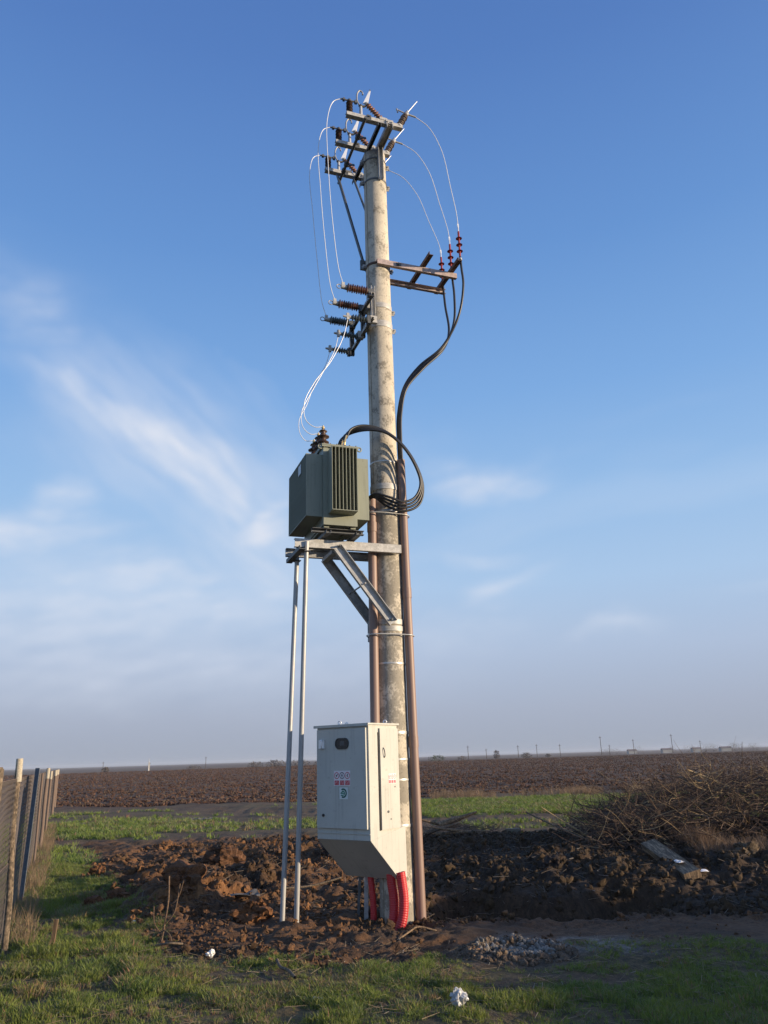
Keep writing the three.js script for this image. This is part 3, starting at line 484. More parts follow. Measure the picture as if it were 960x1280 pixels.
// ------------------------------------------------------------ pipes up the pole
{
  const g = wThing('conduit_pipe', 'long brown plastic pipe up the right side of the pole', 'pipe', [PX + 0.235, -0.2, 0.05]);
  part(g, 'pipe', [cyl(V(0.015, 0, 0), V(-0.018, 5.36, 0.02), 0.053, 0.050, 24, true), cyl(V(0.015, 0, 0), V(-0.018, 5.36, 0.02), 0.048, 0.045, 24, true)], M.pvc);
  for (const y of [1.9, 3.6]) part(g, 'pipe_joint', cyl(V(0.015 - y * 0.0062, y, y * 0.0037), V(0.015 - (y + .12) * 0.0062, y + 0.12, (y + .12) * 0.0037), 0.057, 0.057, 24), M.pvc);
  const h = wThing('conduit_pipe', 'brown plastic pipe between the cable loop and the cabinet', 'pipe', [PX - 0.175, 1.1, 0.165]);
  part(h, 'pipe', [cyl(V(-0.02, 0, 0.03), V(0.012, 3.52, 0), 0.054, 0.052, 24, true), cyl(V(-0.02, 0, 0.03), V(0.012, 3.52, 0), 0.049, 0.047, 24, true)], M.pvc);
  part(h, 'pipe_joint', cyl(V(0.008, 3.1, 0.004), V(0.010, 3.22, 0.003), 0.059, 0.059, 24), M.pvc);
  // ties round both pipes
  const tie = (y, label) => top('cable_tie', label, 'cable tie', tube([V(PX - 0.26, y, 0.17), V(PX - 0.235, y, 0.235), V(PX - 0.17, y + 0.004, 0.262), V(PX - 0.02, y + 0.006, 0.235), V(PX + 0.15, y + 0.006, 0.16), V(PX + 0.25, y + 0.003, 0.118), V(PX + 0.285, y, 0.075), V(PX + 0.29, y, 0.02), V(PX + 0.2, y, -0.1), V(PX + 0.0, y, -0.205), V(PX - 0.19, y, -0.06), V(PX - 0.255, y, 0.10)], 0.008, 6, 70), M.strap);
  tie(2.95, 'thin bright strap tying both brown pipes to the pole below the braces');
  tie(4.42, 'thin bright strap tying both brown pipes to the pole under the cable loop');
}

// ------------------------------------------------------------ cabinet
{
  const rot = -Math.atan2(0.6, 0.8), cx = -0.373, cz = 0.284, y0 = 0.385;
  const g = wThing('metal_cabinet', 'pale grey distribution cabinet with sloping underside on the pole', 'cabinet', [cx, y0, cz], rot);
  const w = 0.36, d = 0.25, Y = y => y - y0;
  part(g, 'body', [box(-w, w, Y(0.80), Y(1.935), -d, d)], M.cab);
  // hopper: slopes in from the front, side plates run on past the back
  const hs = new THREE.Shape(); [[d, Y(0.797)], [-d - 0.10, Y(0.90)], [-d - 0.10, Y(0.40)], [-d + 0.03, Y(0.385)]].forEach(([a, b], i) => i ? hs.lineTo(a, b) : hs.moveTo(a, b)); hs.closePath();
  const core = new THREE.ExtrudeGeometry(poly([[d - 0.002, Y(0.798)], [-d - 0.005, Y(0.798)], [-d - 0.005, Y(0.40)], [-d + 0.03, Y(0.387)]]), { depth: 2 * w - 0.012, bevelEnabled: false });
  const mz = new THREE.Matrix4().makeBasis(V(0, 0, 1), V(0, 1, 0), V(-1, 0, 0));   // shape x -> depth, extrusion -> width
  core.applyMatrix4(mz); core.translate(w - 0.006, 0, 0);
  const hop = part(g, 'hopper', metricUV(core), M.cab);
  for (const s of [-1, 1]) { const p = new THREE.ExtrudeGeometry(hs, { depth: 0.004, bevelEnabled: false }); p.applyMatrix4(mz); p.translate(s > 0 ? w + 0.003 : -w + 0.001, 0, 0); part(hop, 'side_plate', metricUV(p), M.cab); }
  const roof = part(g, 'roof', [box(-w - 0.03, w + 0.02, Y(1.9355), Y(1.953), -d - 0.02, d + 0.03), box(-w - 0.03, w + 0.02, Y(1.925), Y(1.9355), d + 0.026, d + 0.03)], M.cab);
  for (const [x, z] of [[-0.08, 0.2], [0.27, -0.16], [-0.3, -0.18]]) { const r = new THREE.TorusGeometry(0.017, 0.006, 8, 18); r.rotateY(0.4); r.translate(x, Y(1.975), z); part(roof, 'lifting_eye', r, M.alu); }
  // door, its seam and fittings
  const door = part(g, 'door', [box(-w + 0.012, w - 0.03, Y(0.91), Y(1.905), d + 0.003, d + 0.022)], M.cab);
  part(door, 'door_edge', [box(w - 0.029, w - 0.021, Y(0.91), Y(1.905), d + 0.001, d + 0.028)], M.cab);
  { const s = new THREE.Shape(); const a = 0.085, b = 0.05, r = 0.045; s.moveTo(-a + r, -b); s.lineTo(a - r, -b); s.absarc(a - r, -b + r, r, -Math.PI / 2, 0); s.lineTo(a, b - r); s.absarc(a - r, b - r, r, 0, Math.PI / 2); s.lineTo(-a + r, b); s.absarc(-a + r, b - r, r, Math.PI / 2, Math.PI); s.lineTo(-a, -b + r); s.absarc(-a + r, -b + r, r, Math.PI, 1.5 * Math.PI);
    const p = new THREE.ExtrudeGeometry(s, { depth: 0.004, bevelEnabled: false }); p.translate(0.015, Y(1.755), d + 0.0225); part(door, 'meter_window', p, M.cabIn);
    const fr = new THREE.Shape(s.getPoints(8).map(q => new THREE.Vector2(q.x * 1.09, q.y * 1.14))); fr.holes.push(new THREE.Path(s.getPoints(8))); const fg = new THREE.ExtrudeGeometry(fr, { depth: 0.009, bevelEnabled: false }); fg.translate(0.015, Y(1.755), d + 0.0225); part(door, 'window_gasket', fg, M.black);
    part(door, 'meter_face', box(-0.01, 0.05, Y(1.735), Y(1.78), d + 0.0268, d + 0.028), std(lin(0.07, 0.07, 0.075), 0.3)); }
  part(door, 'handle', [box(-0.315, -0.235, Y(1.71), Y(1.80), d + 0.0225, d + 0.03), tube([V(-0.29, Y(1.72), d + 0.03), V(-0.255, Y(1.715), d + 0.055), V(-0.25, Y(1.755), d + 0.06), V(-0.255, Y(1.795), d + 0.055), V(-0.29, Y(1.79), d + 0.03)], 0.008, 8, 30)], M.alu);
  part(door, 'lock', [cyl(V(-0.255, Y(1.035), d + 0.022), V(-0.255, Y(1.035), d + 0.034), 0.016, 0.014, 14)], M.black);
  part(g, 'seam_strip', [box(-w + 0.002, w - 0.002, Y(0.858), Y(0.866), d + 0.001, d + 0.008)], M.cab);
  // stickers
  const sign = document.createElement('canvas'); sign.width = 384; sign.height = 256; { const c = sign.getContext('2d'); c.fillStyle = '#f0e6e8'; c.fillRect(0, 0, 384, 256); c.fillStyle = '#c5283a'; c.fillRect(14, 168, 104, 76); c.fillRect(140, 168, 104, 76); c.fillRect(266, 168, 104, 76); c.fillStyle = '#f0d6d8';
    for (let k = 0; k < 3; k++) for (let l = 0; l < 3; l++) for (let q = 0; q < 5; q++) if ((q + l + k) % 4) c.fillRect(24 + 126 * k + q * 17, 180 + l * 20, 12, 9);
    for (let k = 0; k < 3; k++) { const X = 66 + 126 * k; c.lineWidth = 12; c.strokeStyle = k === 1 ? '#24262c' : '#c02a3c'; c.beginPath(); c.arc(X, 84, 52, 0, 7); c.stroke(); c.fillStyle = '#17181c'; c.strokeStyle = '#17181c'; c.lineWidth = 14; c.beginPath(); if (k === 0) { c.moveTo(X - 20, 112); c.lineTo(X + 10, 78); c.lineTo(X + 24, 58); c.moveTo(X - 22, 70); c.lineTo(X + 6, 96); } if (k === 1) { c.moveTo(X + 6, 50); c.lineTo(X - 8, 84); c.lineTo(X + 8, 82); c.lineTo(X - 4, 118); } if (k === 2) { c.moveTo(X + 16, 52); c.lineTo(X - 10, 84); c.lineTo(X + 16, 112); c.moveTo(X - 18, 84); c.lineTo(X + 6, 84); } c.stroke(); } }
  const logo = document.createElement('canvas'); logo.width = logo.height = 256; { const c = logo.getContext('2d'); c.fillStyle = '#dfe6e4'; c.fillRect(0, 0, 256, 256); c.lineCap = 'butt'; c.strokeStyle = '#0d5a4c'; c.lineWidth = 38; c.beginPath(); c.arc(118, 126, 88, -2.2, 2.1); c.stroke(); c.strokeStyle = '#147a62'; c.lineWidth = 26; c.beginPath(); c.arc(112, 128, 44, -3.0, 1.5); c.stroke(); c.beginPath(); c.moveTo(30, 128); c.lineTo(140, 128); c.stroke(); c.beginPath(); c.moveTo(40, 176); c.lineTo(112, 172); c.stroke(); }
  const sticker = (cv, ww, hh) => { const t = new THREE.CanvasTexture(cv); t.colorSpace = THREE.SRGBColorSpace; return [new THREE.BoxGeometry(ww, hh, 0.0015), std(lin(0.9, 0.9, 0.9), 0.45, { map: t })]; };
  { const [a, m] = sticker(sign, 0.225, 0.15); a.translate(0.01, Y(1.405), d + 0.0235); part(door, 'warning_sticker', a, m, 'white and red electrical warning sticker with three round symbols');
    const [b, m2] = sticker(logo, 0.115, 0.115); b.translate(0.03, Y(1.255), d + 0.0235); part(door, 'logo_sticker', b, m2, 'small white sticker with a green swirl'); }
  // side panel with handle, on the sunlit side
  const side = part(g, 'side_panel', [box(w + 0.003, w + 0.02, Y(0.89), Y(1.90), -d + 0.008, d - 0.17)], M.cab);
  part(side, 'panel_gasket', [box(w + 0.002, w + 0.012, Y(0.885), Y(1.86), d - 0.169, d - 0.155)], M.black);
  part(side, 'panel_handle', [tube([V(w + 0.02, Y(1.60), d - 0.235), V(w + 0.035, Y(1.615), d - 0.23), V(w + 0.035, Y(1.68), d - 0.22), V(w + 0.02, Y(1.70), d - 0.22)], 0.006, 6, 20)], M.galvDark);
  { const [a, m] = sticker(sign, 0.13, 0.10); a.rotateY(Math.PI / 2); a.translate(w + 0.0213, Y(1.385), -0.115); part(side, 'warning_sticker', a, m, 'sun-washed red and white warning sticker'); }
  part(side, 'lock', [cyl(V(w + 0.02, Y(1.06), -0.03), V(w + 0.03, Y(1.06), -0.03), 0.012, 0.012, 12), cyl(V(w + 0.02, Y(0.985), -0.075), V(w + 0.026, Y(0.985), -0.075), 0.007, 0.007, 10), cyl(V(w + 0.02, Y(1.30), -0.16), V(w + 0.025, Y(1.30), -0.16), 0.007, 0.007, 10)], M.galvDark);
  // brackets to the pole
  for (const y of [1.80, 0.95]) part(g, 'bracket', [box(0.05, 0.13, Y(y) - 0.02, Y(y) + 0.02, -d - 0.03, -d - 0.001)], M.galvWhite);
}
// red corrugated hoses under the cabinet
{
  const hose = (pts, r, label) => {
    const c = new THREE.CatmullRomCurve3(pts, false, 'centripetal'), L = c.getLength(), n = Math.round(L / 0.0055), rs = 20;
    const g = new THREE.TubeGeometry(c, n, r, rs, false), p = g.attributes.position;
    for (let i = 0; i <= n; i++) { const q = c.getPointAt(i / n), k = 1 + 0.05 * Math.sin(i * Math.PI / 2); for (let j = 0; j <= rs; j++) { const o = i * (rs + 1) + j; p.setXYZ(o, q.x + (p.getX(o) - q.x) * k, q.y + (p.getY(o) - q.y) * k, q.z + (p.getZ(o) - q.z) * k); } }
    g.computeVertexNormals(); top('corrugated_hose', label, 'hose', g, M.redHose, undefined);
  };
  hose([V(0.055, 0.46, 0.335), V(0.068, 0.36, 0.34), V(0.082, 0.2, 0.36), V(0.06, 0.02, 0.385), V(-0.02, -0.16, 0.42)], 0.05, 'bright red corrugated hose in the sun below the cabinet');
  hose([V(-0.045, 0.46, 0.275), V(-0.04, 0.36, 0.275), V(-0.02, 0.2, 0.285), V(-0.03, 0.02, 0.305), V(-0.08, -0.16, 0.34)], 0.048, 'red corrugated hose shaded behind the bright one');
  hose([V(-0.27, 0.46, 0.02), V(-0.262, 0.36, 0.02), V(-0.245, 0.2, 0.03), V(-0.24, 0.02, 0.035), V(-0.25, -0.16, 0.04)], 0.034, 'thin red hose against the shaded side of the pole');
  top('steel_strap', 'flat grey steel earthing strip running down behind the hoses', 'metal strip', [section(V(-0.325, -0.2, -0.02), V(-0.31, 0.5, -0.02), V(1, 0, 0), rect(0.045, 0.006))], M.galv);
  top('steel_strap', 'narrow dark steel strip leaning beside the earthing strip', 'metal strip', [section(V(-0.42, -0.2, -0.06), V(-0.375, 0.5, -0.06), V(1, 0, 0), rect(0.03, 0.006))], M.galvDark);
}

// ------------------------------------------------------------ chain-link fence
{
  const dir = V(-0.4, 0, -1).normalize();
  const at = (z, y) => V(fenceX(z), y, z);
  const g = wThing('wire_fence', 'rusty chain-link fence on mixed posts beside the ploughed field', 'fence', [0, 0, 0]);
  const posts = [[1.18, 1.68, 0.03, M.lime, 'rough pale timber post with a limewashed top', -0.05], [-1.6, 1.60, 0.03, M.bluePost, 'blue-grey steel angle post', 0.05], [-4.9, 1.5, 0.02, M.rust, 'rusty brown tube post', 0.0], [-7.4, 1.58, 0.032, M.rust, 'rusty post with a limewashed top', 0.03], [-8.1, 1.56, 0.024, M.rust, 0, 0.02], [-12, 1.5, 0.03, M.rust, 0, 0], [-19.5, 1.5, 0.05, M.rust, 0, 0], [-25, 1.5, 0.05, M.rust, 0, 0], [4.2, 1.6, 0.045, M.greyWood, 0, 0]];
  for (const [z, h, r, m, lb, lean] of posts) {
    const b = at(z, height(fenceX(z), z) - 0.15), t = at(z, h).add(V(lean, 0, 0));
    const n = m === M.lime ? 9 : 12, geo = m === M.bluePost ? section(b, t, V(1, 0, 0.3), lShape(0.065, 0.065, 0.008)) : tube([b, b.clone().lerp(t, .33).add(V(rr(-.012, .012), 0, rr(-.012, .012))), b.clone().lerp(t, .66).add(V(rr(-.012, .012), 0, rr(-.012, .012))), t], r, n, 16);
    const p = part(g, 'post', m === M.bluePost ? geo : [geo, cyl(t.clone().add(V(0, -0.01, 0)), t.clone().add(V(0, 0.012, 0)), r, r * 0.8, n)], m === M.lime && z > 0 ? M.greyWood : m, lb || undefined);
    if ((m === M.lime && z > 0) || z < -7) part(p, 'limewash', cyl(t.clone().lerp(b, 0.11), t.clone().add(V(0, 0.014, 0)), r + 0.003, r + 0.002, n), M.lime);
  }
  // diamond mesh between the posts: two families of slanting wires
  const P = [], N = [], I = []; const cell = 0.1, wr = 0.0022, hgt = z => 1.42 - 0.0 * z;
  const s0 = (4.2 - 1.18), sEnd = (25 + 1.18) * Math.hypot(1, 0.4), Ltot = sEnd + s0 * 1.077;
  const pos = (s, y) => { const z = 4.2 - s * Math.cos(Math.atan(0.4)); const sag = 0.025 * Math.sin(s * 2.1) * (1 - Math.abs(y - 0.7)); return V(fenceX(z) - 0.06 + sag, y - 0.0, z); };
  const bar = (a, b, r) => { const d = b.clone().sub(a).normalize(), u = V(0, 0, 1).cross(d).normalize(), v = new THREE.Vector3().crossVectors(d, u); const k = P.length / 3; for (const e of [a, b]) for (let q = 0; q < 3; q++) { const an = q * 2.094, n = u.clone().multiplyScalar(Math.cos(an)).addScaledVector(v, Math.sin(an)); P.push(e.x + n.x * r, e.y + n.y * r, e.z + n.z * r); N.push(n.x, n.y, n.z); } for (let q = 0; q < 3; q++) { const q2 = (q + 1) % 3; I.push(k + q, k + q2, k + 3 + q, k + q2, k + 3 + q2, k + 3 + q); } };
  const y0 = 0.03, y1 = 1.5;
  for (let s = -1.4; s < Ltot; s += cell * (s > 12 ? 1.6 : 1)) for (const sg of [1, -1]) {
    const sa = sg > 0 ? s : s + (y1 - y0), sb = sg > 0 ? s + (y1 - y0) : s; const m = 4; let pr = null;
    for (let q = 0; q <= m; q++) { const t = q / m, sv = lerp(sa, sb, t); if (sv < 0 || sv > Ltot) { pr = null; continue; } const p = pos(sv, lerp(y0, y1, t)); if (pr) bar(pr, p, wr); pr = p; }
  }
  const mg = new THREE.BufferGeometry(); mg.setAttribute('position', new THREE.Float32BufferAttribute(P, 3)); mg.setAttribute('normal', new THREE.Float32BufferAttribute(N, 3)); mg.setIndex(I);
  const mm = part(g, 'wire_mesh', mg, M.mesh, 'fine diamond wire mesh'); mm.userData.kind = 'stuff';
  for (const y of [1.505, 0.75]) { const pts = []; for (let s = 0; s <= Ltot; s += 0.8) pts.push(pos(s, y)); part(g, 'tension_wire', tube(pts, 0.004, 4, 80), M.rust); }
  // second, far run of fence at the frame's edge
  const h = wThing('slender_post', 'slender pale post with a white top beyond the chain-link fence', 'post', [-11.6, height(-11.6, -13.2) - 0.1, -13.2]);
  part(h, 'shaft', cyl(V(0, 0, 0), V(0, 1.5, 0), 0.03, 0.028, 10), M.greyWood); part(h, 'cap', cyl(V(0, 1.5, 0), V(0, 1.62, 0), 0.05, 0.05, 10), M.lime);
}

// ------------------------------------------------------------ brush pile, branches, litter
const G = (x, z) => height(x, z);
function twigGeo(a, dir, L, r, bend = 0.55, n = 3, seg = 5) {
  const pts = [a.clone()]; const d = dir.clone().normalize(); for (let i = 1; i <= 3; i++) { d.add(V(rr(-bend, bend), rr(-bend, bend) * 0.7, rr(-bend, bend))).normalize(); pts.push(pts[i - 1].clone().addScaledVector(d, L / 3)); }
  const c = new THREE.CatmullRomCurve3(pts), g = new THREE.TubeGeometry(c, seg, r, n, false), p = g.attributes.position;
  for (let i = 0; i <= seg; i++) { const q = c.getPointAt(i / seg), k = 1 - 0.7 * i / seg; for (let j = 0; j <= n; j++) { const o = i * (n + 1) + j; p.setXYZ(o, q.x + (p.getX(o) - q.x) * k, q.y + (p.getY(o) - q.y) * k, q.z + (p.getZ(o) - q.z) * k); } }
  return g;
}
{
  const bx = 6.2, bz = -5.4, by = G(bx, bz);
  const g = wThing('brush_pile', 'big tangled heap of dead brown branches behind the trench', 'brush pile', [bx, by - 0.05, bz]);
  const top_ = (x, z) => 0.84 * Math.exp(-Math.pow((x - 6.3) / 2.3, 4)) * Math.exp(-Math.pow((z + 5.6) / 1.9, 4)) * (0.35 + 1.0 * fbm(x * 1.6, z * 1.6, 3)) + 0.46 * Math.exp(-Math.pow((x - 3.9) / 1.3, 2)) * Math.exp(-Math.pow((z + 4.2) / 1.6, 2));
  const mk = (n, rmin, rmax, lmin, lmax, lift) => { const a = []; for (let i = 0; i < n; i++) { let x, z, t, q = 0; do { x = rr(2.9, 9.6); z = rr(-8.4, -2.9); t = top_(x, z); } while (t < 0.08 + rnd() * 0.4 && q++ < 40); const y = G(x, z) + t * Math.pow(rnd(), 0.55) + 0.02; const an = rr(0, 6.28); a.push(twigGeo(V(x - bx, y - by + 0.05, z - bz), V(Math.cos(an), rr(-0.35, lift), Math.sin(an)), rr(lmin, lmax), rr(rmin, rmax))); } return a; };
  part(g, 'dark_twigs', mk(2300, 0.004, 0.010, 0.3, 0.9, 0.5), M.twigDark).userData.kind = 'stuff';
  part(g, 'brown_twigs', mk(2500, 0.003, 0.008, 0.2, 0.8, 0.9), M.twig).userData.kind = 'stuff';
  part(g, 'dry_stalks', mk(700, 0.003, 0.006, 0.3, 0.8, 0.8), M.straw).userData.kind = 'stuff';
  for (const br of mk(34, 0.009, 0.016, 0.8, 1.5, 0.5)) part(g, 'branch', br, rnd() < 0.5 ? M.twig : M.greyWood);
  for (let i = 0; i < 16; i++) {                              // forked limbs
    const x = rr(3.8, 7.6), z = rr(-6.4, -3.8), an = rr(0, 6.28), o = V(x - bx, G(x, z) + top_(x, z) * rr(0.3, 0.9) - by + 0.05, z - bz), d1 = V(Math.cos(an), rr(-0.1, 0.35), Math.sin(an)), L = rr(0.7, 1.2);
    const br = [twigGeo(o, d1, L, 0.024, 0.12, 6, 6)]; for (let k = 0; k < 3; k++) br.push(twigGeo(o.clone().addScaledVector(d1.clone().normalize(), L * rr(0.25, 0.5)), d1.clone().add(V(rr(-.8, .8), rr(-.1, .7), rr(-.8, .8))), rr(0.4, 0.7), 0.012, 0.2, 5, 5));
    part(g, 'forked_branch', br, i % 2 ? M.greyWood : M.twig);
  }
  for (const [x, y, z, dx, dy, dz, L] of [[5.2, 1.28, -5.2, 1, -0.3, 0.1, 1.1], [5.5, 0.8, -4.9, -0.5, 0.75, 0.1, 0.5], [3.3, 0.22, -4.2, -0.75, 0.45, 0, 1.1], [5.7, 0.9, -5.0, 1, 0.02, 0, 1.0], [4.9, 0.75, -4.6, 0.7, 0.5, 0.1, 0.8]]) part(g, 'branch', twigGeo(V(x - bx, y - by, z - bz), V(dx, dy, dz), L, 0.02, 0.12, 5, 8), M.straw, 'pale yellow branch sticking out of the heap');
}
// wooden box board with a torn white sheet
{
  const a = V(3.52, 0.35, -2.48), b = V(3.61, 0.13, -1.18);
  const g = wThing('timber_trough', 'pale timber box section lying tilted against the brush pile', 'timber', [a.x, Math.min(a.y, b.y) - 0.1, a.z]);
  const o = V(-g.position.x, -g.position.y, -g.position.z), A = a.add(o), B = b.add(o);
  part(g, 'board', section(A, B, V(1, 0.25, 0), poly([[-0.09, -0.045], [0.09, -0.045], [0.09, -0.033], [-0.09, -0.033]])), M.card);
  part(g, 'board', section(A, B, V(1, 0.25, 0), poly([[-0.09, 0.033], [0.09, 0.033], [0.09, 0.045], [-0.09, 0.045]])), M.card);
  part(g, 'board', section(A, B, V(1, 0.25, 0), poly([[-0.106, -0.045], [-0.0915, -0.045], [-0.0915, 0.045], [-0.106, 0.045]])), M.wood);
  { const e = B.clone().sub(A).normalize(); part(g, 'end_board', section(B.clone().addScaledVector(e, 0.002), B.clone().addScaledVector(e, 0.02), V(1, 0.25, 0), rect(0.215, 0.095)), M.card); }
  part(g, 'board', section(A, B, V(1, 0.25, 0), poly([[0.0915, -0.045], [0.106, -0.045], [0.106, 0.045], [0.0915, 0.045]])), M.wood);
}
function crumple(name, label, cat, x, z, sx, sy, sz, mat, seed, lift = 0) {
  const g = new THREE.IcosahedronGeometry(1, 7), p = g.attributes.position;
  for (let i = 0; i < p.count; i++) { const v = V(p.getX(i), p.getY(i), p.getZ(i)); const q1 = Math.abs(fbm(v.x * 1.6 + seed + v.z * 1.1, v.y * 1.6 + seed * 2 - v.z * 0.9, 2) - 0.5), q2 = Math.abs(fbm(v.x * 3.4 + v.y + seed * 4, v.z * 3.4 - v.y * 1.7 + seed, 2) - 0.5); const k = 0.55 + 1.9 * q1 + 0.9 * q2; v.multiplyScalar(k); p.setXYZ(i, v.x * sx, v.y * sy, v.z * sz); }
  g.computeVertexNormals(); g.computeBoundingBox(); g.translate(x, G(x, z) - g.boundingBox.min.y - 0.01 + lift, z); return top(name, label, cat, g, mat);
}
function sheet(name, label, cat, x, z, w, d, turn, mat, seed, tilt = 0.3) {
  const g = new THREE.BoxGeometry(w, 0.003, d, 10, 1, 10), p = g.attributes.position;
  for (let i = 0; i < p.count; i++) { const X = p.getX(i), Z = p.getZ(i); p.setY(i, p.getY(i) + (fbm(X * 9 + seed, Z * 9, 2) - 0.5) * 0.25 * w); }
  g.rotateX(tilt); g.rotateY(turn); g.computeVertexNormals(); g.computeBoundingBox(); g.translate(x, G(x, z) - g.boundingBox.min.y + 0.005, z); return top(name, label, cat, g, mat);
}
crumple('plastic_bag', 'crumpled white plastic bag on a dark hollow in the grass', 'litter', 0.40, 3.22, 0.05, 0.05, 0.036, M.plastic, 3);
crumple('plastic_cup', 'squashed white plastic scrap at the edge of the soil', 'litter', -1.61, 1.66, 0.03, 0.032, 0.025, M.white, 7);
crumple('plastic_scrap', 'small pale plastic scrap lying in the grass by a twig', 'litter', -0.56, 3.02, 0.045, 0.016, 0.02, M.plastic, 11);
crumple('paper_scrap', 'tiny white paper scrap below the spoil heap', 'litter', -2.75, 0.10, 0.035, 0.02, 0.02, M.white, 15);
sheet('cardboard_sheet', 'weathered grey sheet lying on top of the spoil heap', 'litter', -1.75, -0.75, 0.32, 0.2, 0.4, M.ash, 4, 0.15);
crumple('paper_scrap', 'white torn rag caught on the timber box section', 'litter', 3.575, -1.5, 0.055, 0.014, 0.09, M.white, 21).position.y = 0.228;
sheet('paper_scrap', 'white scrap on the black soil beside the timber', 'litter', 3.80, -1.3, 0.10, 0.06, 0.2, M.white, 19, 0.3);
sheet('paper_scrap', 'pale flat scrap on the distant cart track', 'litter', -5.6, -15.0, 0.6, 0.2, 0.2, M.ash, 22, 0.01);
{
  const s = new THREE.BoxGeometry(0.30, 0.09, 0.16, 6, 3, 4), p = s.attributes.position; for (let i = 0; i < p.count; i++) p.setXYZ(i, p.getX(i) + rr(-.01, .01), p.getY(i) + rr(-.006, .006), p.getZ(i) + rr(-.01, .01)); s.computeVertexNormals(); s.translate(2.45, G(2.45, -8.0) + 0.05, -8.0); top('pale_block', 'pale stone block on the grass behind the trench', 'stone', s, M.stone);
}
// stumps and logs behind the pole, right
{
  const g = wThing('log_heap', 'small sunlit heap of splintered logs behind the brown pipe', 'log heap', [1.08, G(1.08, -6.7) + 0.0, -6.7]);
  for (const [x, y, z, dx, dy, dz, L, r] of [[-0.2, 0.22, 0, 1, 0.35, 0.2, 0.75, 0.07], [-0.5, 0.1, 0.2, 0.9, 0.3, 0, 0.7, 0.05], [0.1, 0.15, -0.2, -1, 0.3, 0.3, 0.8, 0.05], [-0.3, 0.1, 0.35, 1, 0.05, 0.1, 1.0, 0.035], [0.3, 0.12, 0.3, -0.6, 0.1, 0.2, 0.7, 0.04]]) part(g, 'log', twigGeo(V(x, y, z), V(dx, dy, dz), L, r, 0.08, 9, 6), rnd() < 0.5 ? M.card : M.greyWood);
  const tw = []; for (let i = 0; i < 220; i++) { const an = rr(0, 6.28); tw.push(twigGeo(V(rr(-0.9, 0.9), rr(0.02, 0.22), rr(-0.4, 0.5)), V(Math.cos(an), rr(-.1, .3), Math.sin(an)), rr(.2, .5), rr(.003, .008))); } part(g, 'splinters', tw, M.twig).userData.kind = 'stuff';
}
// dead sapling, sticks, stake
{
  const x = -2.22, z = 1.02, g = wThing('dead_sapling', 'bare dead sapling standing at the foot of the spoil heap', 'sapling', [x, G(x, z) - 0.03, z]);
  part(g, 'stem', tube([V(0, 0, 0), V(0.03, 0.2, 0), V(0.06, 0.42, 0.02), V(0.05, 0.62, 0)], 0.009, 6, 20), M.twig);
  for (const [a, b, c, r] of [[V(0.03, 0.2, 0), V(0.12, 0.3, 0.02), V(0.16, 0.55, 0), 0.006], [V(0.05, 0.35, 0), V(0.14, 0.42, 0), V(0.2, 0.58, 0.03), 0.005], [V(0.01, 0.12, 0), V(-0.06, 0.22, 0.02), V(-0.08, 0.36, 0), 0.005], [V(0.02, 0.16, 0), V(0.1, 0.12, 0.05), V(0.13, 0.02, 0.07), 0.006]]) part(g, 'twig', tube([a, b, c], r, 5, 10), M.twig);
}
const stick = (label, pts, r, mat = M.greyWood) => top('stick', label, 'stick', tube(pts.map(([x, z, h]) => V(x, G(x, z) + h, z)), r, 7, 24), mat);
stick('crooked grey stick lying in the front grass', [[-0.98, 2.05, 0.05], [-0.93, 2.2, 0.045], [-0.86, 2.3, 0.035], [-0.78, 2.5, 0.03]], 0.012);
stick('pale thin stick lying behind the platform legs', [[-1.35, -0.9, 0.12], [-1.0, -1.0, 0.16], [-0.65, -1.1, 0.22]], 0.012);
stick('thin white root curling on the mound beside the pole', [[0.0, 1.2, 0.02], [0.12, 1.02, 0.05], [0.2, 0.95, 0.04], [0.38, 0.93, 0.02]], 0.008, M.card);
stick('short stub of stick on the grass edge under the sapling', [[-2.2, 1.25, 0.03], [-2.05, 1.3, 0.05], [-1.95, 1.25, 0.03]], 0.01);
stick('long pale branch leaning out of the black soil bank', [[2.2, -4.6, 0.5], [2.6, -4.2, 0.28], [3.0, -3.9, 0.05]], 0.013);
{ const x = -3.18, z = 1.2; top('wooden_stake', 'short weathered wooden stake in the grass by the fence', 'stake', [section(V(x, G(x, z) - 0.1, z), V(x + 0.035, G(x, z) + 0.27, z), V(1, 0, 0), rect(0.035, 0.025))], M.wood); }
